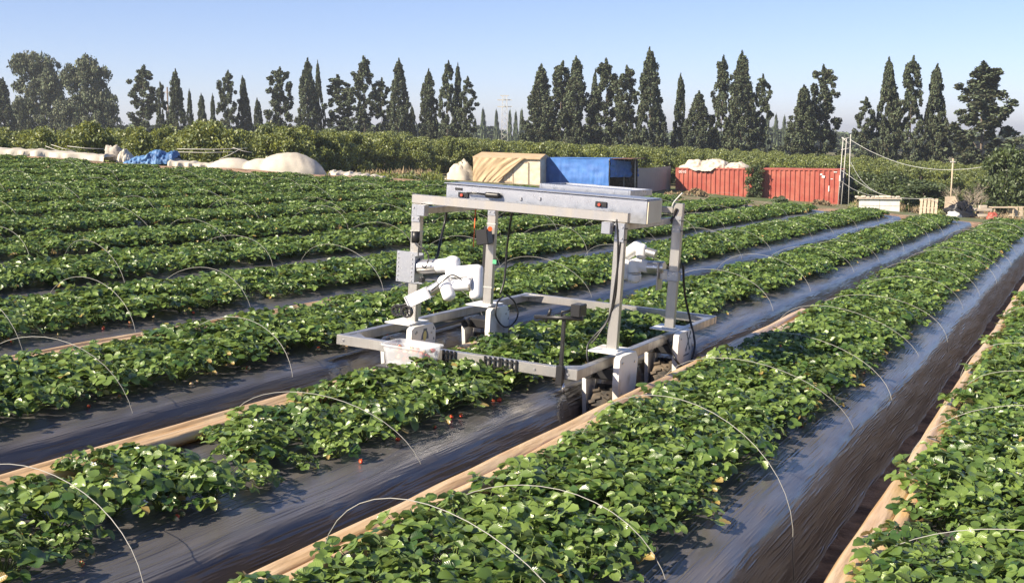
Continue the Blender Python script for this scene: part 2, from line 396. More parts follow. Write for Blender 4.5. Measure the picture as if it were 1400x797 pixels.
# rolled-up row covers lying along the left shoulder of the near beds
def film_roll(i, s0, s1, r, label, seed):
    t0 = bed_t(i); b = MB(); ss = np.arange(s0, s1, .06)
    def sec(s, dt, dw, rad, sd):
        out = []
        for k in range(24):
            a = 2 * math.pi * k / 24
            q = rad * (1 + .20 * fbm(math.cos(a) * 1.4 + sd, math.sin(a) * 1.4, s * .45) + .05 * math.sin(5 * a + s * .5 + sd))
            out.append((dt + q * math.cos(a) * 1.1, s, dw + q * math.sin(a) * .9))
        return out
    for (ox, oz, rr, sd) in ((-.065, .004, r, seed), (.045, .018, r * .8, seed + 4.)):
        vs = []; 
        for s in ss:
            f = .5 + .5 * min(1, (s - s0) / .15, (s1 - s) / .15)
            wob = .022 * fbm(s * .45, sd, 1.)
            vs += sec(s, ox + wob, oz + .006 + .012 * abs(fbm(s * .5, sd, 4.)), rr * f * (1 + .09 * fbm(s * .6, sd, 2.)), sd)
        n = 24
        fs = [(j * n + k, j * n + (k + 1) % n, (j + 1) * n + (k + 1) % n, (j + 1) * n + k) for j in range(len(ss) - 1) for k in range(n)]
        fs += [list(range(n)), [(len(ss) - 1) * n + k for k in range(n)]]
        b.add(vs, fs, True)
    o = b.build("film_roll", "roll_film"); o.matrix_world = FM(t0 + {0: .085, 2: .15, 3: -.045}.get(i, 0), 0, {2: .012, 3: .03}.get(i, 0))
    return tag(o, label, "plastic film", "rolled row covers along the beds")
film_roll(0, .5, 24, .058, "rolled cream plastic cover along the soil furrow at right", 1.)
film_roll(1, .5, 13.5, .060, "rolled orange-cream plastic cover in front of the robot's right wheels", 2.)
film_roll(2, .5, 9.0, .052, "rolled cream plastic cover running up to the robot's white tub", 3.)
film_roll(3, 4.0, 10.2, .05, "rolled cream plastic cover left of the robot, farthest of the four rolls", 4.)

# ------------------------------------------------------------------ strawberry plants
def leafmesh(name, parts, mats):
    """parts: list of (verts Nx3, faces, lv Nx3, material index)"""
    vs = []; fs = []; lv = []; mi = []
    for v, f, l, m in parts:
        b = len(vs); vs += [tuple(x) for x in v]; fs += [[b + i for i in q] for q in f]; lv += [tuple(x) for x in l]; mi += [m] * len(f)
    me = bpy.data.meshes.new(name); me.from_pydata(vs, [], fs)
    for m in mats: me.materials.append(MATS[m])
    me.polygons.foreach_set("material_index", mi); me.polygons.foreach_set("use_smooth", [True] * len(fs))
    a = me.attributes.new("lv", 'FLOAT_COLOR', 'POINT')
    arr = np.ones((len(vs), 4), np.float32); arr[:, :3] = np.array(lv, np.float32); a.data.foreach_set("color", arr.ravel()); me.update(); return me

NROW = 7
def leaflet(base, fwd, nrm, L, W, cup, droop, r, rg):
    """one toothed leaflet: base point, direction, normal"""
    fwd = Vector(fwd).normalized(); nrm = Vector(nrm); nrm = (nrm - fwd * nrm.dot(fwd)).normalized(); side = fwd.cross(nrm)
    vs = []; lv = []
    for j in range(NROW):
        u = j / (NROW - 1)
        hw = W * .5 * (math.sin(math.pi * min(1, (u * .88 + .07)) ** .92) ** .55) * (1 if u < 1 else .62)
        for k in (-2, -1, 0, 1, 2):
            x = hw * k / 2 * (1.0 if abs(k) < 2 else (1.0 + (.045 if j % 2 else -.035)))
            uu = u + (0.02 if (abs(k) == 2 and j % 2) else 0) - (.04 if abs(k) == 2 and u > .9 else 0)
            z = cup * (abs(x) / (W * .5)) ** 1.5 * W * .5 - droop * u * u * L + .006 * L * rg.uniform(-1, 1)
            vs.append(base + fwd * (uu * L) + side * x + nrm * z); lv.append((r, u, abs(k) / 2))
    fs = [(j * 5 + k, j * 5 + k + 1, (j + 1) * 5 + k + 1, (j + 1) * 5 + k) for j in range(NROW - 1) for k in range(4)]
    return (vs, fs, lv, 0)
def stalk(a, b, r, mi=1):
    a = Vector(a); b = Vector(b); d = (b - a).normalized(); x = d.orthogonal().normalized(); y = d.cross(x)
    mid = (a + b) / 2 + Vector((0, 0, 1)) * (b - a).length * .10
    vs = []
    for p in (a, mid, b):
        for k in range(3):
            an = 2.094 * k; vs.append(p + (x * math.cos(an) + y * math.sin(an)) * r)
    fs = [(i * 3 + k, i * 3 + (k + 1) % 3, i * 3 + 3 + (k + 1) % 3, i * 3 + 3 + k) for i in range(2) for k in range(3)]
    return (vs, fs, [(.5, 0, 0)] * 9, mi)
def plant_mesh(seed, nleaf=27):
    rg = random.Random(seed); parts = []; tips = []
    for q in range(nleaf):
        young = q < 4
        az = q * 2.39996 + rg.uniform(-.4, .4); k = (q + .5) / nleaf
        el = math.radians(82 - 66 * k ** .8 + rg.uniform(-10, 10))
        ln = rg.uniform(.115, .175) + .075 * k + (.0 if not young else -.02)
        out = Vector((math.cos(az), math.sin(az), 0))
        tip = out * (ln * math.cos(el) * 1.12) + Vector((0, 0, ln * math.sin(el) * .95 + .02))
        parts.append(stalk((rg.uniform(-.01, .01), rg.uniform(-.01, .01), -.005), tip, .0022))
        L = rg.uniform(.040, .075) * (.7 if young else 1.); r = rg.random() ** 1.2 * .9 + (.1 if rg.random() < .12 else 0)
        if young: r = .65 + .2 * rg.random()
        if q > nleaf - 3 and rg.random() < .5: r = .985
        tw = rg.uniform(-.5, .5)
        nrm = (Vector((0, 0, 1)) + out * rg.uniform(-.15, .6) + Vector((rg.uniform(-.45, .45), rg.uniform(-.45, .45), 0))).normalized()
        f0 = (out * 1. + Vector((0, 0, rg.uniform(-.35, .35)))); f0 = (f0 - nrm * f0.dot(nrm)).normalized()
        cup = rg.uniform(.1, .75); dr = rg.uniform(-.15, .35)
        for da in (0, 1.5, -1.5):
            f = Matrix.Rotation(da + tw + rg.uniform(-.15, .15), 3, nrm) @ f0
            nn = (nrm + Vector((rg.uniform(-.2, .2), rg.uniform(-.2, .2), 0)) - f * rg.uniform(0, .3)).normalized()
            Lq = L * (1 if da == 0 else .93) * rg.uniform(.9, 1.08)
            parts.append(leaflet(tip + f * .006, f, nn, Lq, Lq * rg.uniform(.84, 1.0), cup, dr, min(1, max(0, r + rg.uniform(-.05, .05))), rg))
    # fruit stalks trailing out
    for q in range(3):
        az = rg.uniform(0, 6.28); out = Vector((math.cos(az), math.sin(az), 0))
        parts.append(stalk((0, 0, .02), out * rg.uniform(.16, .24) + Vector((0, 0, .03)), .0016))
    return leafmesh("strawberry_plant", parts, ["strawberry_leaf", "stem_green"])
PLANTS = [plant_mesh(100 + k, 42 + 3 * (k % 3)) for k in range(9)]
FARPLANTS = PLANTS

def berry_mesh(name, m, L=.038, R=.0150):
    b = MB(); pr = [(0, .25), (.08, .8), (.25, 1.), (.5, .92), (.75, .62), (.92, .3), (1., .04)]
    pts = [(0, 0, -L * u) for u, _ in pr]; b.tube(pts, [R * q for _, q in pr], 10)
    b.mi = 1
    for k in range(6):
        a = k * 1.047
        b.add([(0, 0, .002), (R * .75 * math.cos(a - .35), R * .75 * math.sin(a - .35), .001), (R * 1.25 * math.cos(a), R * 1.25 * math.sin(a), -.003), (R * .75 * math.cos(a + .35), R * .75 * math.sin(a + .35), .001)], [(0, 1, 2, 3)])
    b.tube([(0, 0, .002), (.004, 0, .018), (.012, 0, .03)], .0013, 4)
    return b.mesh(name, [m, "stem_green"])
BERRY = {"red": berry_mesh("strawberry", "berry_red"), "pale": berry_mesh("strawberry", "berry_pale", .033, .0125)}
def flower_mesh():
    b = MB()
    for k in range(5):
        a = k * 1.2566; c, s = math.cos, math.sin
        b.add([(.002 * c(a), .002 * s(a), 0), (.011 * c(a - .5), .011 * s(a - .5), .002), (.017 * c(a), .017 * s(a), .003), (.011 * c(a + .5), .011 * s(a + .5), .002)], [(0, 1, 2, 3)])
    b.mi = 1; b.tube([(0, 0, .0), (0, 0, .005)], [.005, .003], 6)
    return b.mesh("flower", ["petal", "decal_yellow"])
FLOWER = flower_mesh()

SPOTS = []     # (pixel size, bed, row, t, s, rz, scale, variant)
ROWS_T = (.27, .50, .73, .95)
for i in range(NBED):
    t0 = bed_t(i); s1 = s_end(t0 + .7) - .15
    for ri, rt in enumerate(ROWS_T):
        s = 1.2 + (.15 if ri % 2 else 0)
        while s < s1:
            tt = t0 + rt + rnd.gauss(0, .035) + (.10 * (3 - ri) / 3 if i == 2 else 0); sx = s + rnd.gauss(0, .03); s += .315
            p = fw(tt, sx, .1); x, y, dep = pix(p)
            sc = rnd.uniform(.74, 1.04) * (1.0 if ri < 3 else .95)
            gap = .09 if i == 2 else .025
            if rnd.random() < gap: continue
            if i == 2 and sx < 6.5: sc *= .95 if fbm(sx * 1.6, ri * 1.7, 3.) < .06 else .55
            if dep < 1.6 or x < -260 or x > 1640 or y > 1080: continue
            inside = -20 < x < 1420 and y < 830
            SPOTS.append((1 / dep if inside else 0, i, ri, tt, sx, rnd.uniform(0, 6.28), sc, rnd.randrange(len(PLANTS))))
SPOTS.sort(key=lambda q: -q[0])
PGRP = "strawberry plants growing in the near beds"
ROWN = ("left-hand", "second", "third", "right-hand"); _cnt = {}; NEARL = {}
for q in sorted(SPOTS[:300], key=lambda q: q[4]):
    k = (q[1], q[2]); _cnt[k] = _cnt.get(k, 0) + 1; NEARL[q] = _cnt[k] - 1
for q_ in SPOTS[:300]:
    (_, i, ri, t, s, rz, sc, v) = q_
    o = bpy.data.objects.new("strawberry_plant", PLANTS[v]); link(o)
    tl = rnd.uniform(-.08, .08)
    o.matrix_world = FM(t, s, .006, rz) @ Matrix.Rotation(tl, 4, 'X') @ Matrix.Diagonal((sc, sc, sc * rnd.uniform(.9, 1.12), 1))
    tag(o, "strawberry plant, %s from near end, %s row of %s" % (ORD[NEARL[q_]], ROWN[ri], bedwhere(i)), "plant", PGRP)
    minv = o.matrix_world.inverted()
    nb = (rnd.choice((0, 1, 1, 2, 3)) if ri == 3 else rnd.choice((0, 0, 0, 1)))
    if i == 0: nb = rnd.choice((0, 0, 1)) 
    for q in range(nb):
        kind = "red" if rnd.random() < .42 else "pale"
        if ri == 3: bt = t + rnd.uniform(.10, .17); bs = s - .05 + rnd.uniform(-.07, .07); bw = .02
        else: bt = t + rnd.uniform(-.15, .15); bs = s - rnd.uniform(.12, .2); bw = rnd.uniform(.05, .13)
        bt = min(bt, bed_t(i) + 1.36)
        c = bpy.data.objects.new("strawberry", BERRY[kind]); link(c); c.parent = o
        k = rnd.uniform(.72, 1.02)
        c.matrix_basis = minv @ FM(bt, bs, bw, rnd.uniform(0, 6.28)) @ Matrix.Rotation(math.radians(rnd.uniform(55, 100)), 4, 'Y') @ Matrix.Diagonal((k, k, k, 1))
    if rnd.random() < .22:
        c = bpy.data.objects.new("flower", FLOWER); link(c); c.parent = o
        c.matrix_basis = minv @ FM(t + rnd.uniform(-.12, .2), s + rnd.uniform(-.2, .1), rnd.uniform(.08, .18), rnd.uniform(0, 6)) @ Matrix.Rotation(rnd.uniform(-.6, .6), 4, 'X')

def scatter(name, spots, meshes, label, cat):
    """one stuff object: geometry nodes put the plants on its points"""
    src = bpy.data.collections.new(name + "_source")
    for k, me in enumerate(meshes):
        so = bpy.data.objects.new(name + "_kind_%02d" % k, me); src.objects.link(so)
    me = bpy.data.meshes.new(name); me.from_pydata([tuple(q[0]) for q in spots], [], [])
    a = me.attributes.new("rot", 'FLOAT_VECTOR', 'POINT'); a.data.foreach_set("vector", np.array([q[1] for q in spots], np.float32).ravel())
    a = me.attributes.new("scl", 'FLOAT_VECTOR', 'POINT'); a.data.foreach_set("vector", np.array([q[2] for q in spots], np.float32).ravel())
    a = me.attributes.new("idx", 'INT', 'POINT'); a.data.foreach_set("value", np.array([q[3] for q in spots], np.int32))
    o = bpy.data.objects.new(name, me); link(o)
    ng = bpy.data.node_groups.new(name + "_nodes", 'GeometryNodeTree')
    ng.interface.new_socket("Geometry", in_out='INPUT', socket_type='NodeSocketGeometry'); ng.interface.new_socket("Geometry", in_out='OUTPUT', socket_type='NodeSocketGeometry')
    nd = ng.nodes.new; L = ng.links.new
    gi = nd("NodeGroupInput"); go = nd("NodeGroupOutput"); iop = nd("GeometryNodeInstanceOnPoints"); ci = nd("GeometryNodeCollectionInfo")
    ci.inputs["Collection"].default_value = src; ci.inputs["Separate Children"].default_value = True; ci.inputs["Reset Children"].default_value = True
    def attr(nm, ty):
        n = nd("GeometryNodeInputNamedAttribute"); n.data_type = ty; n.inputs["Name"].default_value = nm; return n.outputs["Attribute"]
    L(gi.outputs[0], iop.inputs["Points"]); L(ci.outputs[0], iop.inputs["Instance"]); iop.inputs["Pick Instance"].default_value = True
    L(attr("idx", 'INT'), iop.inputs["Instance Index"]); L(attr("scl", 'FLOAT_VECTOR'), iop.inputs["Scale"])
    er = nd("FunctionNodeEulerToRotation"); L(attr("rot", 'FLOAT_VECTOR'), er.inputs[0]); L(er.outputs[0], iop.inputs["Rotation"])
    L(iop.outputs[0], go.inputs[0])
    md = o.modifiers.new("scatter", 'NODES'); md.node_group = ng
    return tag(o, label, cat, kind="stuff")
def eul(m): return tuple(m.to_euler('XYZ'))
far = []
for (_, i, ri, t, s, rz, sc, v) in SPOTS[300:]:
    m = FM(t, s, .006, rz); far.append((m.translation, eul(m.to_3x3()), (sc, sc, sc), v))
scatter("strawberry_foliage", far, FARPLANTS, "rows of strawberry plants stretching to the far end of the field", "plants")

# ------------------------------------------------------------------ wire hoops
def hoop(i, sL, tL, sR, tR, H, w0):
    b = MB((tL, sL, 0)); pts = []
    lean = rnd.uniform(-.12, .12); q0 = rnd.uniform(.75, 1.2)
    pts.append((tL - .01, sL, -.30 if tL < bed_t(i) - .03 else -.03))
    for k in range(23):
        a = math.pi * (k / 22); q = (1 - math.cos(a)) / 2
        pts.append((tL + (tR - tL) * q, sL + (sR - sL) * q + lean * math.sin(a), w0 + H * math.sin(math.pi * (k / 22) ** q0) ** .92))
    pts.append((tR + .02, sR, -.33))
    b.tube(pts, .0018, 6)
    return b, (tL, sL, 0)
HOOPS = []
def add_hoops():
    fixed = {1: [(3.96, -2.61, 3.66, -1.29, .54, -.09), (6.53, -2.58, 5.97, -1.17, .6, -.17), (5.04, -2.75, 4.74, -1.39, .46, -.2)],
             3: [(5.39, -6.30, 5.57, -5.00, .58, -.2)], 4: [(7.98, -8.25, 7.63, -6.87, .48, -.14)]}
    for i in range(NBED):
        t0 = bed_t(i); fx = fixed.get(i, [])
        for h in fx: HOOPS.append((i,) + h)
        s = 3.2 + rnd.uniform(0, .8); s1 = s_end(t0 + .7) - .3
        while s < s1:
            x, y, dep = pix(fw(t0 + .7, s, .3))
            if -150 < x < 1560 and y < 950 and dep > 2.2 and not any(abs(h[0] - s) < .75 for h in fx):
                rob = (i == 2 and 7.3 < s < 11.3)
                if not rob:
                    L = t0 + rnd.uniform(-.10, .04); R = t0 + 1.40 + rnd.uniform(-.03, .05); sk = -.3 + rnd.gauss(0, .12)
                    HOOPS.append((i, s, L, s + sk, R, rnd.uniform(.40, .54), -.14))
            s += rnd.uniform(1.3, 2.3) if i < 2 else rnd.uniform(2.0, 3.6)
add_hoops()
HOOPS.sort(key=lambda h: pix(fw(h[2] + .7, h[1], .2))[2])
rest = MB(); _cnt = {}; HN = {}
for h in sorted(HOOPS[:300], key=lambda h: h[1]): _cnt[h[0]] = _cnt.get(h[0], 0) + 1; HN[h] = _cnt[h[0]] - 1
for n_, (i, sL, tL, sR, tR, H, w0) in enumerate(HOOPS):
    b, org = hoop(i, sL, tL, sR, tR, H, w0)
    if n_ < 300:
        o = b.build("wire_hoop", "hoop_wire"); o.matrix_world = FM(*org)
        tag(o, "thin white hoop, %s from near end over %s" % (ORD[HN[HOOPS[n_]]], bedwhere(i)), "hoop", "wire hoops over the strawberry beds")
    else:
        base = len(rest.v); rest.v += [tuple(Vector(v) + Vector(org)) for v in b.v]; rest.f += [[base + q for q in f] for f in b.f]; rest.m += b.m; rest.sm += b.sm
if rest.v:
    o = rest.build("distant_wire_hoops", "hoop_wire"); o.matrix_world = MF.copy(); tag(o, "faint wire hoops over the most distant strawberry beds", "hoops", kind="stuff")

# ------------------------------------------------------------------ harvesting robot
RO = (-3.86, 8.9, -.36)
robot = empty("harvest_robot", FM(*RO), "four-wheeled aluminium frame farm robot with two white arms straddling a strawberry bed", "robot")
def rb(name, fn, mats, parent=None, label=None):
    b = MB(RO); fn(b); o = b.build(name, mats, parent or robot)
    if label: o["label"] = label
    return o
TL, TR, SF, SR = -4.93, -3.06, 7.65, 10.93
rb("bumper_rail", lambda b: b.box((TL - .03, SF - .03, .142), (TR + .03, SF + .03, .216), .004), "aluminium", label="front bumper rail")
rb("bumper_rail", lambda b: b.box((TL - .03, SR - .03, .142), (TR + .03, SR + .03, .216), .004), "aluminium")
rb("side_rail", lambda b: b.box((TL - .028, SF + .032, .144), (TL + .028, SR - .032, .213), .004), "aluminium")
rb("side_rail", lambda b: b.box((TR - .028, SF + .032, .144), (TR + .028, SR - .032, .213), .004), "aluminium")
for (t, s) in ((TL + .03, SF), (TR - .03, SF), (TL + .03, SR), (TR - .03, SR)):
    k = 1 if t < -4 else -1; q = 1 if s < 9 else -1
    rb("gusset", lambda b: b.poly([(t, s + q * .032, .205), (t + k * .16, s + q * .032, .205), (t, s + q * .19, .205)], (0, 0, 1), .006), "aluminium")

def tyre(b, c, R, W):
    n = 40; prof = [(-.5, .62), (-.5, .86), (-.42, .95), (-.2, .97), (.2, .97), (.42, .95), (.5, .86), (.5, .62)]
    def fn(u, v):
        a = u * 2 * math.pi; i = min(int(v * 7 + 1e-6), 7); x, r = prof[i]
        return (c[0] + x * W, c[1] + R * r * math.cos(a), c[2] + R * r * math.sin(a))
    b.grid(fn, n, 8, closeu=True)
    m = 13
    for k in range(m):       # chevron lugs
        for sd in (-1, 1):
            a = 2 * math.pi * (k + (.5 if sd > 0 else 0)) / m
            for j, (x, da) in enumerate(((.12, .0), (.33, .16))):
                ca, sa = math.cos(a + da), math.sin(a + da)
                rad = Vector((0, ca, sa)); tan = Vector((0, -sa, ca)); cc = Vector(c) + Vector((sd * x * W, 0, 0)) + rad * R * .985
                ax = (Vector((sd, 0, 0)) + tan * .45).normalized()
                b.obox(cc, ax * W * .16, ax.cross(rad).normalized() * R * .06, rad * R * .06)
def wheel_unit(tc, sc, side):
    """side +1: right pair. wheel between two white plates under a top plate"""
    wz, R = -.205, .20
    w = rb("wheel", lambda b: tyre(b, (tc, sc, wz), R, .15), "rubber")
    rb("rim", lambda b: (b.tube([(tc - .06, sc, wz), (tc + .06, sc, wz)], R * .62, 20), b.tube([(tc - .085, sc, wz), (tc + .085, sc, wz)], R * .2, 12)), "arm_metal", w)
    for k, sd in enumerate((-1, 1)):
        t = tc + sd * .125; top = .252 if (side > 0 and sd > 0) or (side < 0 and sd > 0) else .142
        wd = .19 if top > .2 else .16
        def plate(b):
            pts = [(sc - wd + .04, top), (sc + wd - .05, top), (sc + wd, top - .05), (sc + wd, .02), (sc + wd * .72, -.27), (sc - wd * .62, -.27), (sc - wd, .05), (sc - wd, top - .02)]
            b.poly([(t, s, w_) for s, w_ in pts], (1, 0, 0), .045 if top > .2 else .03)
        wc = rb("wheel_cover", plate, "white_paint")
        if top > .2:
            for (bs, bw) in ((-.13, .20), (.12, .18), (-.12, -.02), (.12, -.04)):
                rb("bolt", lambda b: b.tube([(t + .0226, sc + bs, bw), (t + .029, sc + bs, bw)], .009, 6), "arm_metal", wc)
    rb("top_plate", lambda b: b.box((tc - .12, sc - .15, .254), (tc + .10, sc + .16, .266), .003), "white_paint")
    rb("motor_housing", lambda b: (b.box((tc - .10, sc - .12, .06), (tc + .09, sc + .12, .14), .01), b.tube([(tc - .09, sc - .13, .10), (tc - .09, sc - .20, .10)], .035, 12)), "black_plastic")
    rb("hub_arm", lambda b: b.box((tc - .112, sc - .03, -.2), (tc - .085, sc + .03, .14), .003), "arm_metal")
for s in (8.29, 9.64):
    wheel_unit(-3.055, s, 1); wheel_unit(-4.745, s, -1)
# posts
for (t, s, top) in ((-4.69, 8.265, 1.186), (-3.03, 8.265, 1.186), (-4.69, 9.575, 1.25), (-3.03, 9.575, 1.285)):
    p = rb("post", lambda b: b.box((t - .04, s - .025, .267), (t + .04, s + .025, top), .004), "aluminium")
    rb("foot_bracket", lambda b: b.box((t - .055, s - .05, .2675), (t + .055, s + .05, .277), .002), "white_paint", p)
    for z in ((.42, .97) if t < -4 else (1.06, 1.14)):
        rb("strap", lambda b: (b.box((t - .043, s - .028, z), (t + .043, s + .028, z + .009))), "cable_white" if t < -4 else "black_plastic", p)
# top frame
rb("top_beam", lambda b: b.box((-4.735, 8.238, 1.188), (-2.975, 8.29, 1.256), .003), "aluminium")
rb("top_beam", lambda b: b.box((-4.735, 9.55, 1.20), (-3.072, 9.60, 1.25), .003), "aluminium")
rb("side_beam", lambda b: b.box((-4.648, 8.20, 1.115), (-4.60, 9.60, 1.165), .003), "aluminium")
rb("side_beam", lambda b: b.box((-3.12, 8.20, 1.115), (-3.073, 9.60, 1.165), .003), "aluminium")
for t in (-4.648, -3.145): rb("corner_clamp", lambda b: b.box((t, 8.165, 1.10), (t + .07, 8.235, 1.185), .004), "galvanised")
cab = rb("control_cabinet", lambda b: b.box((-4.575, 8.49, 1.168), (-2.925, 8.80, 1.345), .004), "galvanised")
rb("cabinet_lid", lambda b: b.box((-4.59, 8.475, 1.3455), (-2.925, 8.812, 1.353), .002), "galvanised", cab)
rb("end_panel", lambda b: b.box((-2.9245, 8.495, 1.172), (-2.915, 8.795, 1.342), .002), "cream_panel", cab)
for px, py in ((822, 280), (634, 267)):
    c = on_s(px, py, 8.488)
    q = rb("emergency_stop", lambda b: b.box((c[0] - .045, 8.478, c[2] - .018), (c[0] + .045, 8.489, c[2] + .022), .003), "black_plastic", cab)
    rb("button", lambda b: b.tube([(c[0] - .01, 8.478, c[2]), (c[0] - .01, 8.466, c[2])], .011, 14), "red_button", cab)
c = on_s(674, 267, 8.47)
rb("cable_plug", lambda b: (b.capsule((c[0] - .05, 8.465, c[2]), (c[0] + .05, 8.465, c[2]), .022, 12), b.tube([(c[0] - .05, 8.465, c[2]), (c[0] - .16, 8.46, c[2] + .004), (c[0] - .22, 8.465, c[2])], .008, 6)), "black_plastic", cab)
c = on_s(627, 259, 8.486); rb("vent", lambda b: b.box((c[0] - .03, 8.483, c[2] - .006), (c[0] + .03, 8.4895, c[2] + .012)), "black_plastic", cab)
for px in (712, 738): 
    c = on_s(px, 272, 8.486); rb("latch", lambda b: b.box((c[0] - .008, 8.480, c[2] - .012), (c[0] + .008, 8.4895, c[2] + .012), .002), "arm_metal", cab)
tz = -.004
rb("solar_tray", lambda b: (b.box((-4.0, 9.02, 1.358 + tz), (-3.26, 9.50, 1.372 + tz), .002), b.box((-4.0, 9.005, 1.335 + tz), (-3.26, 9.02, 1.385 + tz), .002), b.box((-3.26, 9.005, 1.335 + tz), (-3.245, 9.515, 1.385 + tz), .002), b.box((-4.015, 9.005, 1.335 + tz), (-4.0, 9.515, 1.385 + tz), .002), b.box((-4.0, 9.50, 1.335 + tz), (-3.26, 9.515, 1.385 + tz), .002)), "galvanised")
for t in (-3.95, -3.35): rb("tray_leg", lambda b: b.box((t, 9.30, 1.2505), (t + .04, 9.595, 1.306), .002), "galvanised")

for t in (-4.69, -3.03):
    for s_ in (8.237, 9.549):
        rb("corner_bracket", lambda b: b.poly([(t - .035, s_ - .004, 1.05), (t + .035, s_ - .004, 1.05), (t + .035, s_ - .004, 1.182), (t - .035, s_ - .004, 1.182)], (0, 1, 0), .005), "galvanised")
        for dz in (1.075, 1.155):
            for dt_ in (-.02, .02): rb("bolt", lambda b: b.tube([(t + dt_, s_ - .0066, dz), (t + dt_, s_ - .013, dz)], .008, 6), "arm_metal")
for t in (-4.9, -4.5, -3.75, -3.35, -3.1): rb("bolt", lambda b: b.tube([(t, SF - .031, .18), (t, SF - .038, .18)], .009, 6), "arm_metal")
for k, px in enumerate((700, 716, 760, 778)):
    c = on_s(px, 279 + k, 8.487); rb("rivet", lambda b: b.tube([(c[0], 8.489, 1.19), (c[0], 8.484, 1.19)], .006, 6), "arm_metal", cab)
# arms: chains of rounded joints; each link is a part with its rings as sub-parts
def arm(name, links):
    root = rb(name, links[0][0], links[0][1])
    for fn, m, nm in links[1:]: rb(nm, fn, m, root)
    return root
def PX(x, y, s): return Vector(on_s(x, y, s))
def lk(x0, y0, s0, x1, y1, s1, r, ends=(1, 1), rb_=None): return lambda b: b.capsule(PX(x0, y0, s0), PX(x1, y1, s1), r, 20, ends, rb_)
A, B_ = PX(549, 343, 8.22), PX(549, 385, 8.22)
def brk(b):
    b.box((-4.835, 8.228, .575), (-4.60, 8.236, .815), .001); b.box((-4.608, 8.10, .60), (-4.60, 8.228, .80), .001)
rb("mounting_plate", brk, "galvanised", label="perforated bracket plate holding the left arm")
for k in range(7):
    z = .59 + k * .034
    for t in (-4.822, -4.70): rb("bolt", lambda b: b.tube([(t, 8.228, z), (t, 8.222, z)], .006, 6), "arm_metal")
arm("robot_arm", [
    (lk(573, 365, 8.165, 598, 364, 8.165, .055, (0, 0)), "arm_metal", "base"),
    (lk(599, 364, 8.165, 617, 362, 8.165, .054), "arm_white", "shoulder"),
    (lk(619, 357, 8.165, 619.5, 379, 8.165, .058, (1, 0)), "arm_white", "shoulder_joint"),
    (lk(619.5, 379.5, 8.165, 619.6, 383, 8.165, .052, (0, 0)), "arm_metal", "joint_ring"),
    (lk(628, 373, 8.12, 652, 371, 8.12, .052), "arm_white", "upper_link"),
    (lk(652, 368, 8.10, 651, 404, 8.06, .050), "arm_white", "elbow"),
    (lk(643, 388, 8.04, 646.5, 388, 8.04, .052, (0, 0)), "arm_metal", "joint_ring"),
    (lk(643, 388, 8.04, 616, 391, 8.02, .050, (0, 1), .04), "arm_white", "forearm"),
    (lk(607, 383, 8.0, 614, 405, 7.97, .050), "arm_white", "wrist"),
    (lk(601, 390, 7.98, 586, 399, 7.96, .038, (0, 0)), "arm_metal", "tool_flange"),
])
def gripper(b):
    p, q = PX(587, 399, 7.955), PX(560, 412, 7.93); d = (q - p); z = Vector((0, 0, 1)); x = d.normalized(); y = z.cross(x).normalized(); zz = x.cross(y)
    b.obox((p + q) / 2, x * d.length * .5, y * .045, zz * .032, .012)
gr = rb("gripper", gripper, "arm_white")
rb("gripper_frame", lambda b: (b.tube([PX(588, 405, 7.95), PX(572, 413, 7.93), PX(556, 419, 7.90)], .012, 8), b.tube([PX(556, 419, 7.90), PX(556, 426, 7.89)], .01, 8), b.tube([PX(560, 414, 7.9), PX(543, 420, 7.93)], .009, 8)), "black_plastic", gr)
def disc(cx_, cy_, s):
    c = PX(cx_, cy_, s)
    def ring(b):
        n = 26
        def fn(u, v):
            a = u * 6.28318; r = (.046, .033, .033, .046, .046)[min(4, int(v * 4 + .01))]; y = (-.014, -.014, .014, .014, -.014)[min(4, int(v * 4 + .01))]
            return (c.x + r * math.cos(a), c.y + y, c.z + r * math.sin(a))
        b.grid(fn, n, 5, smooth=False, closeu=True)
        for k in range(6): a = k * 1.047; b.obox((c.x + .019 * math.cos(a), c.y, c.z + .019 * math.sin(a)), (.017 * math.cos(a), 0, .017 * math.sin(a)), (0, .006, 0), (-.003 * math.sin(a), 0, .003 * math.cos(a)))
        b.tube([(c.x, c.y - .012, c.z), (c.x, c.y + .012, c.z)], .010, 10)
    rb("gripper_wheel", ring, "black_plastic", gr)
disc(556.5, 426, 7.88); disc(543, 424, 7.93)
rb("sensor_block", lambda b: b.box(PX(570, 434, 7.97), PX(576.5, 414, 8.02), .006), "arm_metal", gr)
rb("arm_camera", lambda b: b.box(PX(571, 386, 8.0), PX(582, 379, 8.05), .006), "black_plastic", gr)
# right arm on the rear right post
rb("mounting_plate", lambda b: (b.box((-3.155, 9.51, .57), (-3.143, 9.64, .80), .002), b.box((-3.143, 9.545, .66), (-3.072, 9.60, .74), .003)), "aluminium", label="clamp plate holding the right arm")
rb("post_clamp", lambda b: b.box((-3.078, 9.538, .655), (-2.982, 9.612, .735), .004), "galvanised")
arm("robot_arm", [
    (lk(908.5, 366, 9.575, 886, 365, 9.575, .052, (0, 0)), "arm_metal", "base"),
    (lk(886, 365, 9.575, 869, 361, 9.575, .053), "arm_white", "shoulder"),
    (lk(868, 360, 9.57, 868, 372, 9.57, .054, (1, 0)), "arm_white", "shoulder_joint"),
    (lk(868, 372.5, 9.57, 868, 374.5, 9.57, .050, (0, 0)), "arm_metal", "joint_ring"),
    (lk(868, 375, 9.57, 867.5, 381, 9.57, .054, (0, 1)), "arm_white", "elbow"),
    (lk(857, 378, 9.62, 857, 346, 9.62, .042), "arm_white", "upper_link"),
    (lk(858, 347, 9.60, 872, 337, 9.52, .050), "arm_white", "forearm"),
    (lk(877, 338, 9.50, 877, 350, 9.50, .045), "arm_white", "wrist"),
    (lk(884, 344, 9.50, 897, 348, 9.50, .036, (0, 0)), "arm_metal", "tool_flange"),
])
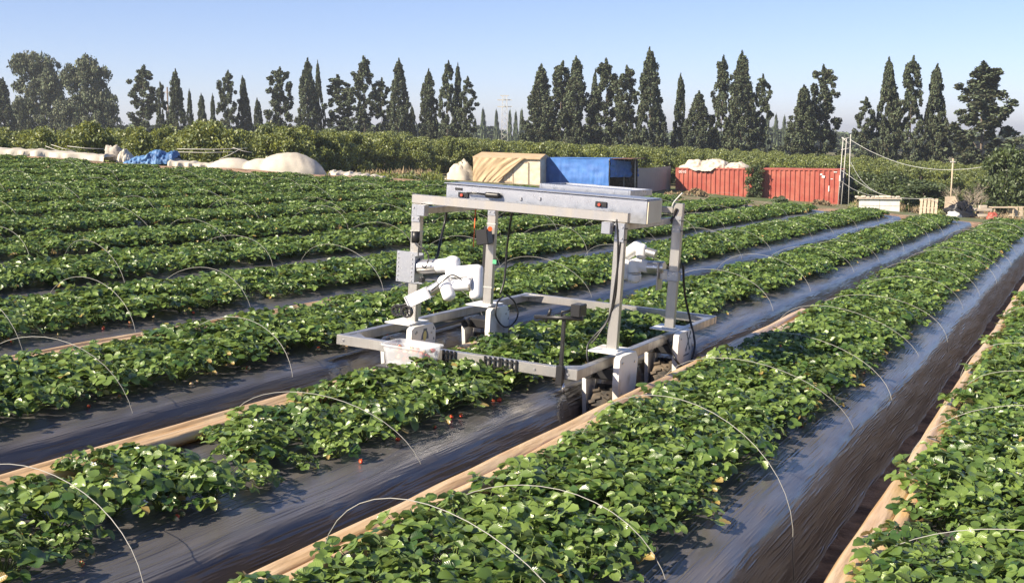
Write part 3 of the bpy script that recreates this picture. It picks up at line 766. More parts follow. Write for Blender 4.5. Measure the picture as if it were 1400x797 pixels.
# camera stand on the front rail
st = rb("camera_stand", lambda b: b.box((-3.162, 7.598, .13), (-3.136, 7.618, .575), .003), "black_plastic")
rb("crossbar", lambda b: b.tube([PX(731, 433, 7.59), PX(797, 436, 7.59)], .014, 10), "black_plastic", st)
rb("camera_body", lambda b: (b.box(PX(779, 433, 7.56), PX(803, 415, 7.68), .006), b.tube([PX(783, 424, 7.58), PX(783, 424, 7.565)], .017, 12)), "black_plastic", st)
rb("camera_bracket", lambda b: b.tube([PX(768, 432, 7.6), PX(768, 426, 7.6), PX(780, 425, 7.62)], .007, 6), "black_plastic", st)
rb("clamp_knob", lambda b: (b.tube([PX(749, 434, 7.59), PX(753, 422, 7.59)], .011, 8), b.tube([PX(745, 440, 7.6), PX(750, 434, 7.6)], .009, 8)), "black_plastic", st)
rb("clamp", lambda b: b.box((-3.174, 7.58, .10), (-3.124, 7.619, .235), .004), "black_plastic", st)
rb("clamp_bolt", lambda b: b.tube([PX(770, 524, 7.612), PX(770, 535, 7.612)], .012, 10), "arm_metal", st)
# wheel-cover marks
def mark_rr(b):
    c = Vector(on_t(941, 466, -2.9065)); 
    for sx in (-1, 1):
        for sz in (-1, 1):
            b.poly([(c.x, c.y + sx * .012, c.z), (c.x, c.y, c.z + sz * .012), (c.x, c.y + sx * .035, c.z + sz * .07), (c.x, c.y + sx * .052, c.z + sz * .062)], (1, 0, 0), .001)
            b.tube([(c.x - .0005, c.y + sx * .046, c.z + sz * .066), (c.x + .0005, c.y + sx * .046, c.z + sz * .066)], .016, 8)
    b.poly([(c.x, c.y - .016, c.z - .03), (c.x, c.y + .016, c.z - .03), (c.x, c.y + .016, c.z + .03), (c.x, c.y - .016, c.z + .03)], (1, 0, 0), .0008)
rb("emblem", mark_rr, "decal_grey", label="dark X-shaped emblem on the rear wheel cover")
def mark_txt(b):
    c = Vector(on_t(938, 485, -2.9065))
    for k in range(8): b.box((c.x, c.y - .07 + k * .018, c.z - .006 + .002 * (k % 3)), (c.x + .001, c.y - .058 + k * .018, c.z + .006 + .004 * (k % 2)))
rb("lettering", mark_txt, "decal_grey")
def arch(b):
    c = Vector(on_t(581, 460, -4.5965)); pts = []
    for k in range(9): a = math.pi * k / 8; pts.append((c.x, c.y + .058 * math.cos(a), c.z + .075 * math.sin(a) - .02))
    b.poly(pts, (1, 0, 0), .0008)
rb("emblem", arch, "decal_blue", label="blue-grey and yellow emblem on the front wheel cover")
c = Vector(on_t(581, 458, -4.5955)); rb("emblem_oval", lambda b: b.poly([(c.x, c.y + .026 * math.cos(k * .524), c.z + .04 * math.sin(k * .524) - .005) for k in range(12)], (1, 0, 0), .0008), "decal_yellow")
rb("emblem_band", lambda b: b.box((c.x, c.y - .026, c.z + .033), (c.x + .0012, c.y + .026, c.z + .052)), "decal_grey")
for px, py in ((570, 454), (593, 448), (593, 462), (695, 423), (695, 435)):
    q = Vector(on_t(px, py, -4.5963)); rb("warning_mark", lambda b: b.poly([(q.x, q.y - .012, q.z - .01), (q.x, q.y + .012, q.z - .01), (q.x, q.y, q.z + .014)], (1, 0, 0), .0008), "decal_grey")
q = on_s(676, 358, 9.549); rb("sticker", lambda b: b.box((q[0] - .018, 9.5485, q[2] - .018), (q[0] + .018, 9.5496, q[2] + .018)), "green_sticker")
# cables
def cable(name, pts, r, m): rb(name, lambda b: b.tube(smooth_path(pts), r, 6), m)
def smooth_path(p, n=6):
    p = [Vector(x) for x in p]; out = []
    for i in range(len(p) - 1):
        a, b, c, d = p[max(i - 1, 0)], p[i], p[i + 1], p[min(i + 2, len(p) - 1)]
        for k in range(n):
            t = k / n; out.append(.5 * ((2 * b) + (c - a) * t + (2 * a - 5 * b + 4 * c - d) * t * t + (3 * b - a - 3 * c + d) * t ** 3))
    return out + [p[-1]]
def PT(x, y, t): return Vector(on_t(x, y, t))
cable("power_cable", [PT(934, 360, -2.97), PT(936, 400, -2.97), PT(943, 435, -2.96), PT(950, 470, -2.885), PT(944, 495, -2.88), PT(935, 502, -2.88), PT(924, 492, -2.89), PT(915, 470, -3.0), PT(913, 462, -3.05)], .010, "black_plastic")
cable("power_cable", [PT(688, 405, -4.58), PT(680, 414, -4.575), PT(678, 432, -4.57), PT(688, 446, -4.57), PT(700, 444, -4.56), PT(708, 430, -4.56), PT(703, 412, -4.58), PT(692, 403, -4.6)], .008, "black_plastic")
cable("power_cable", [PT(843, 300, -3.0), PT(845, 330, -2.985), PT(843, 390, -2.985), PX(838, 420, 8.235), PX(826, 445, 8.235), PX(812, 460, 8.2), PX(803, 474, 8.15), PX(804, 495, 8.12), PX(812, 505, 8.15)], .007, "black_plastic")
cable("power_cable", [PX(848, 330, 8.237), PX(842, 380, 8.236), PX(834, 430, 8.236), PX(820, 455, 8.2), PX(808, 470, 8.16)], .006, "black_plastic")
cable("hose", [PX(611, 288, 8.6), PX(608, 305, 8.6), PX(603, 325, 8.5), PX(598, 350, 8.35), PX(590, 360, 8.22)], .011, "black_plastic")
cable("power_cable", [PX(700, 290, 9.3), PX(697, 310, 9.45), PX(693, 340, 9.548), PX(690, 380, 9.54), PX(684, 402, 9.5)], .010, "black_plastic")
cable("power_cable", [PX(640, 395, 8.05), PX(630, 382, 8.0), PX(618, 376, 7.98), PX(606, 384, 7.93), PX(590, 397, 7.92)], .005, "black_plastic")
cable("power_cable", [PX(574, 330, 8.2), PX(572, 350, 8.18), PX(580, 366, 8.09), PX(586, 352, 8.1), PX(580, 341, 8.18), PX(570, 335, 8.2)], .006, "black_plastic")
cable("power_cable", [PX(925, 285, 9.54), PX(918, 300, 9.53), PX(905, 302, 9.4), PX(890, 305, 9.2), PX(870, 312, 9.0)], .012, "black_plastic")
cable("cable_tie", [PX(919, 283, 9.545), PX(922, 276, 9.54), PX(933, 264, 9.54)], .006, "cable_white")
cable("wire_bundle", [(-4.86, 8.55, .13), (-4.87, 8.9, .11), (-4.86, 9.2, .12), (-4.85, 9.45, .13)], .016, "black_plastic")
rb("strap_orange", lambda b: b.box(PX(647.5, 338, 8.6), PX(650, 283, 8.605)), "orange_plastic")
rb("depth_sensor", lambda b: b.obox(PX(662, 324, 9.45), (.055, 0, .01), (0, .05, 0), (-.012, 0, .065), .006), "black_plastic")
rb("sensor_lens", lambda b: b.tube([PX(670, 313, 9.40), PX(670, 313, 9.43)], .02, 12), "orange_plastic")
rb("cable_duct", lambda b: b.box((-4.762, 9.56, .30), (-4.732, 9.59, .95), .003), "black_plastic")
rb("signal_box", lambda b: b.tube([PX(568, 332, 8.215), PX(568.5, 316, 8.215)], .032, 12), "black_plastic")
# cable-chain clips on the front rail
for px0, px1, py0 in ((606, 622, 481), (663, 683, 489), (686, 706, 492)):
    def clip(b):
        n = 4
        for k in range(n):
            c = Vector(on_s(px0 + (px1 - px0) * k / (n - 1), py0 + .144 * (px1 - px0) * k / (n - 1) + 1, 7.612)); b.box((c.x - .006, 7.606, .13), (c.x + .006, 7.6195, .222))
        a = Vector(on_s(px0, py0, 7.61)); e = Vector(on_s(px1, py0, 7.61))
        for z in (.155, .20): b.box((a.x, 7.602, z), (e.x, 7.612, z + .008))
    rb("cable_clip", clip, "black_plastic")
def net(b):
    P0, P1, P2, P3 = PX(634, 526, 7.45), PX(655, 511, 7.58), PX(694, 508, 7.60), PX(660, 527, 7.45)
    for k in range(12):
        u = k / 11; b.tube([P0.lerp(P1, u), P3.lerp(P2, u) + Vector((0, 0, .006))], .0022, 4); b.tube([P0.lerp(P3, u), P1.lerp(P2, u)], .0022, 4)
    b.tube([P0, P1, P2, P3, P0], .004, 5)
rb("net_tray", net, "black_plastic")

# ------------------------------------------------------------------ tub of picked berries on the front rail
TUB = on_w(540, 495, .08)
t0_, s0_ = -4.40, 7.31
tub = empty("plastic_tub", FM(t0_ + .18, s0_ + .14, .112), "translucent white plastic tub of picked strawberries on the robot's front rail", "tub")
def tubfn(b):
    ox, oy = t0_ + .18, s0_ + .14
    def ringp(hx, hy, z, n=28):
        out = []
        for k in range(n):
            a = 2 * math.pi * k / n; e = .28
            out.append((math.copysign(abs(math.cos(a)) ** e, math.cos(a)) * hx, math.copysign(abs(math.sin(a)) ** e, math.sin(a)) * hy, z))
        return out
    rings = [ringp(.145, .105, .0), ringp(.155, .115, .008), ringp(.176, .135, .14), ringp(.192, .150, .142), ringp(.192, .150, .152), ringp(.170, .130, .150), ringp(.148, .108, .016), ringp(.02, .02, .014)]
    vs = sum(rings, []); n = 28
    fs = [(j * n + k, j * n + (k + 1) % n, (j + 1) * n + (k + 1) % n, (j + 1) * n + k) for j in range(len(rings) - 1) for k in range(n)]
    fs += [list(range(n)), [(len(rings) - 1) * n + k for k in range(n)]]
    b.add(vs, fs, False)
b = MB(); tubfn(b); b.build("tub_shell", "tub_plastic", tub)
rb("tub_tray", lambda b: (b.box((t0_ - .02, s0_ - .02, .093), (t0_ + .42, s0_ + .30, .107), .003), b.box((t0_ + .05, s0_ + .22, .1075), (t0_ + .09, SF - .031, .15), .003)), "black_plastic")
for k in range(46):
    red = rnd.random() < .72
    o = bpy.data.objects.new("strawberry", BERRY["red" if red else "pale"]); link(o)
    lay = k // 17
    o.matrix_world = FM(t0_ + .18 + rnd.uniform(-.12, .12), s0_ + .14 + rnd.uniform(-.085, .085), .152 + lay * .028 + rnd.uniform(0, .01), rnd.uniform(0, 6.28)) @ Matrix.Rotation(rnd.uniform(1.2, 1.9), 4, 'Y') @ Matrix.Diagonal((1.15, 1.15, 1.15, 1))
    tag(o, ("ripe red" if red else "pale unripe") + " strawberry lying in the white plastic tub", "strawberry", "picked strawberries in the tub")

# ------------------------------------------------------------------ trees
def leaf_cloud(name, clumps, per, size, mats, rg, up=.0, aspect=1.6, zs=1.):
    """crown made of many small leaf faces gathered in clumps: clumps = (centre, radius vector, tint)"""
    n = len(clumps) * per; P = np.zeros((n, 3)); S = np.zeros(n); T = np.zeros(n); k = 0
    for (c, r, tint) in clumps:
        d = rg.normal(size=(per, 3)); d /= np.linalg.norm(d, axis=1)[:, None]; q = rg.random(per) ** .45
        P[k:k + per] = np.array(c) + d * q[:, None] * np.array(r); S[k:k + per] = size * (.65 + .7 * rg.random(per)); T[k:k + per] = np.clip(tint + rg.normal(size=per) * .16, 0, .96); k += per
    ax = rg.normal(size=(n, 3)); ax[:, 2] += up * 2.2; ax /= np.linalg.norm(ax, axis=1)[:, None]
    b = rg.normal(size=(n, 3)); b -= ax * (ax * b).sum(1)[:, None]; b /= np.linalg.norm(b, axis=1)[:, None]
    a1 = ax * (S * aspect * .5)[:, None]; b1 = b * (S * .5)[:, None]; nn = np.cross(ax, b) * (S * .12)[:, None]
    for q_ in (a1, b1, nn): q_[:, 2] *= zs
    V = np.stack([P - a1, P + b1 * .9 - a1 * .1 + nn, P + a1, P - b1 * .9 - a1 * .1 + nn], 1).reshape(-1, 3)
    F = np.arange(n * 4).reshape(n, 4)
    me = bpy.data.meshes.new(name); me.vertices.add(n * 4); me.vertices.foreach_set("co", V.astype(np.float32).ravel())
    me.loops.add(n * 4); me.loops.foreach_set("vertex_index", F.ravel().astype(np.int32)); me.polygons.add(n); me.polygons.foreach_set("loop_start", (np.arange(n) * 4).astype(np.int32))
    me.materials.append(MATS[mats]); me.update(calc_edges=True)
    at_ = me.attributes.new("lv", 'FLOAT_COLOR', 'POINT'); arr = np.ones((n * 4, 4), np.float32); arr[:, 0] = np.repeat(T, 4); arr[:, 1] = .1; arr[:, 2] = .2; at_.data.foreach_set("color", arr.ravel())
    return me
def trunk_mesh(H, r, seed, limbs=5, spread=.3, start=.25):
    rg = random.Random(seed); b = MB(); pts = [(0, 0, -.6)]; rs = [r * 1.15]
    for k in range(1, 8):
        u = k / 7; pts.append((rg.uniform(-.1, .1) * r * 4 * u, rg.uniform(-.1, .1) * r * 4 * u, H * u)); rs.append(r * (1 - .85 * u))
    b.tube(pts, rs, 8)
    for q in range(limbs):
        u = start + (.85 - start) * q / max(1, limbs - 1); a = q * 2.4; z = H * u
        b.tube([(0, 0, z - .1), (math.cos(a) * H * spread * .4 * (1.1 - u), math.sin(a) * H * spread * .4 * (1.1 - u), z + H * .08), (math.cos(a) * H * spread * (1.1 - u), math.sin(a) * H * spread * (1.1 - u), z + H * .17)], [r * .42 * (1.1 - u), r * .3 * (1.1 - u), r * .08], 5)
    return b.mesh("trunk", "bark")
def cypress_kind(seed, kind):
    """unit-height cypress; radius is scaled per tree"""
    rg = np.random.default_rng(seed); cl = []
    if kind == "column":
        prof = lambda h: .5 * min(1, (h + .02) / .14) ** .5 * (1 - max(0, (h - .22) / .80)) ** .62
        m = 330; per = 14; cs = (.070, .026)
    elif kind == "broad":
        prof = lambda h: .5 * min(1, (h + .03) / .2) ** .6 * (1 - max(0, (h - .3) / .74)) ** .8
        m = 340; per = 13; cs = (.075, .026)
    elif kind == "ragged":
        prof = lambda h: .5 * (.35 + .65 * min(1, (h + .02) / .15)) * (1 - max(0, h) / 1.06) ** .45
        m = 150; per = 17; cs = (.085, .026)
    elif kind == "sparse":
        prof = lambda h: .5 * min(1, (h + .05) / .25) * (1 - max(0, h) / 1.04) ** .4
        m = 95; per = 20; cs = (.095, .024)
    lob = rg.random((6, 2))
    for k in range(m):
        h = ((k + rg.random()) / m) ** 1.05; a = rg.random() * 6.283
        dens = 1.0
        bumpy = 1 + .15 * math.sin(a * 2 + h * 7 + seed) + .13 * math.sin(a * 3 - h * 13 + seed * 2.3)
        if kind in ("ragged", "sparse"): bumpy *= 1 + .45 * math.sin(h * 21 + seed * 1.7) * math.sin(a + seed) + .25 * math.sin(h * 9 + seed)
        r = prof(h) * bumpy * (rg.random() ** .35 if kind != "sparse" else rg.random() ** .55)
        tint = .30 + .38 * rg.random() + (.1 if rg.random() < .1 else 0)
        sz = cs[0] * (.6 + .6 * rg.random())
        cl.append(((math.cos(a) * r, math.sin(a) * r, .02 + h * .94), (sz, sz, cs[1] * (1.0 + rg.random()) * (.9 if h < .9 else .6)), tint))
    # leader
    for k in range(6): cl.append(((rg.normal() * .02, rg.normal() * .02, .90 + .018 * k), (.045 - .005 * k, .045 - .005 * k, .03), .4))
    return leaf_cloud("crown", cl, per * 7, .042, "cypress_leaf", rg, up=.5, aspect=1.5, zs=.32)
CYP = {k: [cypress_kind(10 * j + s, k) for s in range(5)] for j, k in enumerate(("column", "broad", "ragged", "sparse"))}
CTRUNK = trunk_mesh(1., .018, 3, 6, .16, .1)
def put_tree(name, crown, trunk, base, H, W, rz, label, cat, group=None, lean=0.):
    e = empty(name, Matrix.Translation(base) @ Matrix.Rotation(lean, 4, 'Y') @ Matrix.Rotation(rz, 4, 'Z') @ Matrix.Diagonal((W, W, H, 1)), label, cat, group)
    c = bpy.data.objects.new("crown", crown); link(c, e); t = bpy.data.objects.new("trunk", trunk); link(t, e); return e
KW = {"column": "dense columnar", "broad": "broad dark", "ragged": "ragged open", "sparse": "sparse see-through"}
# column x, top row, width (photo px), kind, distance (m)
CYPRESS = [(9, 111, 34, "broad", 190), (33, 137, 11, "column", 195), (200, 95, 48, "sparse", 185), (222, 117, 20, "ragged", 190), (246, 100, 27, "column", 180),
    (262, 126, 12, "column", 195), (280, 132, 18, "column", 195), (294, 132, 11, "column", 200), (315, 102, 30, "ragged", 180), (337, 109, 21, "column", 182), (356, 138, 16, "column", 190),
    (387, 98, 42, "ragged", 178), (421, 85, 32, "broad", 176), (438, 88, 15, "column", 180), (466, 108, 52, "sparse", 178), (500, 83, 42, "ragged", 174), (522, 112, 30, "sparse", 180),
    (545, 86, 36, "broad", 172), (565, 148, 14, "column", 190), (586, 100, 28, "column", 172), (611, 89, 28, "ragged", 170), (626, 92, 17, "column", 172), (638, 110, 30, "sparse", 168),
    (737, 94, 46, "broad", 165), (764, 90, 44, "ragged", 164), (787, 83, 44, "broad", 162), (809, 100, 15, "column", 170), (830, 87, 50, "ragged", 162), (856, 96, 42, "ragged", 160), (889, 72, 40, "column", 158),
    (927, 106, 20, "column", 165), (953, 130, 44, "broad", 158), (984, 83, 34, "ragged", 158), (1014, 77, 44, "broad", 156), (1036, 108, 34, "sparse", 156), (1096, 122, 46, "broad", 150), (1119, 96, 46, "ragged", 152),
    (1180, 138, 36, "sparse", 148), (1212, 85, 38, "column", 148), (1242, 84, 42, "ragged", 146), (1273, 94, 36, "column", 146), (1290, 165, 34, "sparse", 146), (1340, 92, 92, "ragged", 140)]
CYPRESS.sort()
for n_, (x, ytop, wpx, kind, dep) in enumerate(CYPRESS):
    base = gpoint(x, dep); top = at(x, ytop, dep); H = top.z - base.z + .3; W = wpx / FPX * dep * (1.12 if kind in ("column", "broad") else 1.2)
    crown = CYP[kind][(n_ * 3 + 1) % 5]
    put_tree("cypress_tree", crown, CTRUNK, base, H, W, rnd.uniform(0, 6.28), "%s cypress, %s tree from the left in the cypress line" % (KW[kind], ORD[n_]), "cypress tree", "cypresses behind the orchard", rnd.uniform(-.02, .03))
# far cypresses
FARX = [(650, 161, 10), (661, 148, 14), (679, 150, 12), (697, 150, 11), (705, 152, 11), (713, 149, 12), (1047, 153, 13), (1059, 156, 13), (1070, 158, 12)]
FCR = leaf_cloud("crown", [((0, 0, .04 + .9 * k / 24), (.42 * (1 - k / 25) ** .6 + .04, .42 * (1 - k / 25) ** .6 + .04, .06), .4) for k in range(24)], 26, .09, "far_leaf", np.random.default_rng(4), up=.8, aspect=1.8)
for n_, (x, ytop, wpx) in enumerate(FARX):
    dep = 330.; base = gpoint(x, dep); H = at(x, ytop, dep).z - base.z
    put_tree("cypress_tree", FCR, CTRUNK, base, H, wpx / FPX * dep, rnd.uniform(0, 6), "small distant cypress, %s of those far off in the gaps counted from the left" % ORD[n_], "cypress tree", "distant cypresses")
# eucalyptus
def eucalyptus(seed, lobes):
    rg = np.random.default_rng(seed); cl = []
    for (x, z, r) in lobes:
        for k in range(int(50 * r / .2)):
            d = rg.normal(size=3); d /= np.linalg.norm(d); q = rg.random() ** .4
            s = .05 * (.7 + .8 * rg.random()); cl.append(((x + d[0] * r * q, d[1] * r * q, z + d[2] * r * q * .9), (s, s, s * .8), .25 + .5 * rg.random()))
    return leaf_cloud("crown", cl, 60, .018, "eucalyptus_leaf", rg, up=-.3, aspect=2.0)
E1 = eucalyptus(1, [(0, .80, .17), (-.2, .83, .12), (-.27, .85, .08), (.12, .72, .19), (-.15, .55, .19), (.16, .5, .2), (-.28, .42, .12), (.0, .3, .2), (.2, .25, .16), (-.22, .22, .12)])
E2 = eucalyptus(2, [(0, .82, .15), (.13, .78, .15), (-.17, .75, .14), (.1, .6, .2), (-.1, .5, .2), (-.3, .45, .13), (.27, .47, .15), (.05, .33, .24), (.25, .25, .18), (-.2, .22, .15), (.38, .22, .1)])
ETR = trunk_mesh(.85, .022, 9, 7, .35, .15)
for (x, ytop, dep, cr, lb) in ((62, 66, 205, E1, "large grey-green eucalyptus, left one of the two rounded trees at far left"), (124, 73, 200, E2, "large grey-green eucalyptus, right one of the two rounded trees at far left")):
    base = gpoint(x, dep); H = at(x, ytop, dep).z - base.z
    put_tree("eucalyptus_tree", cr, ETR, base, H, H * .74, 0., lb, "eucalyptus tree")
# low dark bushes that close the gaps under the tree line
def bush_mesh(seed, m, n=80, per=150, size=.032):
    rg = np.random.default_rng(seed); cl = []
    for k in range(n):
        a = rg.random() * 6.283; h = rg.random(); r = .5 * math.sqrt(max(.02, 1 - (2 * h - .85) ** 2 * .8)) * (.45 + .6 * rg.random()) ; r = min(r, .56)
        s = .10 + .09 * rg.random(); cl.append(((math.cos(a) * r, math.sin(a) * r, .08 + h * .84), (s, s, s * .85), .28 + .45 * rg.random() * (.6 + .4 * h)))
    return leaf_cloud("crown", cl, per, size, m, rg, aspect=1.7)
CITRUS = [bush_mesh(60 + k, "citrus_leaf") for k in range(5)]
HEDGE = [bush_mesh(80 + k, "hedge_leaf", 80, 110, .038) for k in range(3)]
FARB = [bush_mesh(90 + k, "far_leaf", 30, 24, .12) for k in range(2)]
BTR = trunk_mesh(.7, .035, 5, 6, .4, .2)

# orchard: rows of citrus trees beyond the field
ORCH = []
def front(x): return 63 if x < 380 else (63 + 34 * min(1, (x - 380) / 190.) + 8 * min(1, max(0, (x - 570) / 300.)))
for r_ in range(13):
    dep0 = r_ * 4.2
    x = -60.
    while x < 1480:
        dep = front(x) + dep0 + rnd.uniform(-.7, .7)
        if r_ == 0 and 1020 < x: pass
        px = x + rnd.uniform(-.6, .6) * FPX / dep
        ORCH.append((px, dep, r_)); x += 2.5 * FPX / dep * rnd.uniform(.85, 1.15)
ORCH.sort(key=lambda q: q[1] - front(q[0]))
off = []; _cnt = {}; ON = {}
for q in sorted(ORCH[:290]): _cnt[q[2]] = _cnt.get(q[2], 0) + 1; ON[q] = _cnt[q[2]] - 1
for n_, (x, dep, r_) in enumerate(ORCH):
    base = gpoint(x, dep); H = rnd.uniform(2.8, 3.5) if x < 560 else rnd.uniform(2.4, 2.95); W = rnd.uniform(2.6, 3.3)
    if n_ < 290:
        e = put_tree("citrus_tree", CITRUS[n_ % 5], BTR, base, H, W, rnd.uniform(0, 6.28), "yellow-green citrus tree, %s from the left in the orchard's %s row from the field" % (ORD[ON[ORCH[n_]]], ORD[r_]), "citrus tree", "citrus trees of the orchard")
    else: off.append((base, (0, 0, rnd.uniform(0, 6.28)), (W, W, H), n_ % 5))
if off: scatter("orchard_canopy", off, CITRUS, "canopy of the orchard's back rows under the cypress line", "trees")
# far wood on the horizon
off = []
for k in range(420):
    x = rnd.uniform(-150, 1550); dep = rnd.uniform(330, 900); b0 = gpoint(x, dep); q = rnd.uniform(4, 8); off.append((b0 - Vector((0, 0, 1)), (0, 0, rnd.uniform(0, 6)), (q * 2.2, q * 2.2, q), k % 2))
scatter("far_wood", off, FARB, "hazy distant wood along the horizon", "trees")

# ------------------------------------------------------------------ containers and sheds
UP = Vector((0, 0, 1))
CR = Vector((.91, -.415, 0)).normalized(); CB = Vector((.415, .91, 0)).normalized()     # right along the fronts, and into the depth
P0 = at(1147, 280, 91.)
def frame(origin, x=CR, y=CB): return Matrix(((x.x, y.x, 0, origin.x), (x.y, y.y, 0, origin.y), (0, 0, 1, origin.z), (0, 0, 0, 1)))
def container(x0, fwd, label, marks):
    """x0 left end along CR from P0 (negative is left)"""
    L, Dp, H = 6.06, 2.44, 2.59
    e = empty("shipping_container", frame(P0 + CR * x0 - CB * fwd), label, "container", "rusty red shipping containers")
    def corr(b, y, flip=1):
        xs = []; x = .12; d = .065
        pat = [(0, 0), (.13, 0), (.18, d), (.31, d), (.36, 0)]
        while x < L - .12 - .36:
            for dx, dd in pat[:4]: xs.append((x + dx, dd))
            x += .36
        xs.append((L - .12, 0))
        vs = []
        for xx, dd in xs: vs += [(xx, y + flip * dd, .14), (xx, y + flip * dd, H - .10)]
        fs = [(2 * k, 2 * k + 2, 2 * k + 3, 2 * k + 1) for k in range(len(xs) - 1)]; b.add(vs, fs)
    b = MB(); corr(b, .02); b.build("corrugated_wall", "container_red", e)
    b = MB(); corr(b, Dp - .02, -1); b.build("corrugated_wall", "container_red", e)
    b = MB()
    b.box((0, 0, 0), (L, .12, .14)); b.box((0, 0, H - .10), (L, .08, H)); b.box((0, Dp - .12, 0), (L, Dp, .14)); b.box((0, Dp - .08, H - .10), (L, Dp, H)); b.build("rail", "container_red", e)
    for xx in (0, L - .12):
        for yy in (0, Dp - .12): b = MB(); b.box((xx, yy, .001), (xx + .12, yy + .12, H + .004), .01); b.build("corner_post", "container_red", e)
    b = MB(); b.box((.02, .09, H - .06), (L - .02, Dp - .09, H - .02)); b.build("roof", "container_red", e)
    b = MB(); b.box((.03, .13, .05), (.08, Dp - .13, H - .12)); b.build("end_wall", "container_shaded", e)
    for k in range(2):
        y0 = .13 + k * (Dp - .26) / 2
        b = MB(); b.box((L - .08, y0 + .004, .10), (L - .03, y0 + (Dp - .26) / 2 - .004, H - .12), .005); d = b.build("door", "container_shaded", e)
        for q in (.3, .75): b = MB(); yy = y0 + q * (Dp - .26) / 2; b.tube([(L - .005, yy, .12), (L - .005, yy, H - .15)], .02, 6); b.build("lock_rod", "pole_grey", d)
    for (txt, x, z, sz) in marks:
        cu = bpy.data.curves.new("lettering", 'FONT'); cu.body = txt; cu.size = sz; cu.extrude = .004
        o = bpy.data.objects.new("lettering_curve", cu); COL.objects.link(o); dg = bpy.context.evaluated_depsgraph_get(); me = bpy.data.meshes.new_from_object(o.evaluated_get(dg)); bpy.data.objects.remove(o)
        me.materials.clear(); me.materials.append(MATS["lettering"]); q = bpy.data.objects.new("lettering", me); link(q, e); q.matrix_basis = Matrix.Translation((x, -.004, z)) @ Matrix.Rotation(math.pi / 2, 4, 'X')
    return e
container(-12.40, .35, "rusty red shipping container with a crumpled tarpaulin on its roof", [("0010", .25, 2.18, .30)])
container(-6.06, 0., "rusty red shipping container right of the climbing vine", [])
b = MB(); 
for (x, z, w, h) in ((4.62, 2.15, .16, .10), (4.75, 1.95, .22, .16), (5.25, .95, .07, .42), (5.4, 1.85, .16, .05), (5.6, 2.35, .24, .06)): b.box((x, .004, z), (x + w, .012, z + h))
b.build("paint_patch", "lettering", bpy.data.objects["shipping_container.001"])

def drape(name, m, pts, th, amp, fold, label, cat, seed, vert=True, nu=60, nv=24, group=None):
    """hanging cloth between four corner points (tl, tr, br, bl) with folds, doubled for thickness"""
    tl, tr, br, bl = [Vector(p) for p in pts]; nrm = (tr - tl).cross(bl - tl).normalized(); org = (bl + br) / 2
    b = MB(org)
    def fn(side):
        def f(u, v):
            p = tl.lerp(tr, u).lerp(bl.lerp(br, u), v)
            a = amp * (.15 + .85 * v) * (fbm(u * fold, v * 1.1, seed) + .5 * fbm(u * fold * 2.6 + v * 2, v * 2, seed + 4)) + amp * .6 * fbm(u * 3, v * 3, seed + 9)
            sag = UP * (-.05 * math.sin(math.pi * u) * (1 - v) + .05 * fbm(u * 5, 0, seed) * (1 if v > .9 else 0))
            return p + nrm * (a + side * th) + sag
        return f
    b.grid(fn(.5), nu, nv); b.grid(fn(-.5), nu, nv)
    o = b.build(name, m); o.location = org; return tag(o, label, cat, group)
# tan shed
def PD(x, y, dep): return at(x, y, dep)
S0 = PD(649, 256, 84.); SR_ = Vector((.97, -.24, 0)).normalized(); SB = Vector((.24, .97, 0)).normalized()
shed = empty("farm_shed", frame(S0, SR_, SB), "cream-walled shed half covered by a tan tarpaulin", "shed")
b = MB(); b.box((0, 0, 0), (4.55, 3.0, 1.98)); b.build("wall", "shed_wall", shed)
b = MB(); b.add([(-.1, -.15, 2.06), (4.6, -.15, 1.94), (4.6, 1.5, 2.22), (.1, 1.5, 2.36), (4.6, 3.2, 1.94), (-.1, 3.2, 2.06)] + [(-.1, -.15, 1.99), (4.6, -.15, 1.88), (4.6, 3.2, 1.88), (-.1, 3.2, 1.99)],
    [(0, 1, 2, 3), (3, 2, 4, 5), (0, 6, 7, 1), (4, 8, 9, 5), (0, 3, 5, 9, 6), (1, 7, 8, 4, 2), (6, 9, 8, 7)]); b.build("roof", "tarp_tan", shed)
b = MB(); b.box((2.72, -.035, .02), (3.70, -.005, 1.62), .004); dr = b.build("door", "shed_wall", shed)
b = MB()
for (a, c) in (((2.66, -.06, .0), (2.72, -.004, 1.70)), ((3.70, -.06, 0), (3.76, -.004, 1.70)), ((2.72, -.06, 1.64), (3.70, -.004, 1.70))): b.box(a, c)
b.build("door_frame", "wood_pale", shed)
b = MB(); b.box((2.0, -.05, .35), (2.72, -.012, .42)); b.box((2.0, -.05, 1.62), (2.66, -.012, 1.68)); b.box((2.0, -.05, .42), (2.05, -.012, 1.62)); b.build("brace", "wood_pale", shed)
for k in range(3): b = MB(); b.box((2.06 + k * .2, -.03, .43), (2.24 + k * .2, -.006, 1.61)); b.build("plank", "shed_wall", shed)
mS = shed.matrix_world
def SP(x, y, z): return mS @ Vector((x, y, z))
b = MB(S0)
def tanf(sd):
    def f(u, v):
        xr = 3.6 - 1.9 * v ** .8 - .25 * v; x = -.05 + (xr + .05) * u; z = 1.98 - 1.93 * v
        fold = .07 * fbm(u * 7 + v * 2.5, v * 1.5, 3.) + .05 * fbm(u * 15 + v * 5, v, 7.) * v
        return SP(x, -.20 - .06 * v - fold + sd * .02, z)
    return f
b.grid(tanf(0), 50, 24); b.grid(tanf(1), 50, 24); o = b.build("tan_tarpaulin", "tarp_tan"); o.location = S0; tag(o, "tan tarpaulin draped down the front of the cream shed", "tarpaulin")
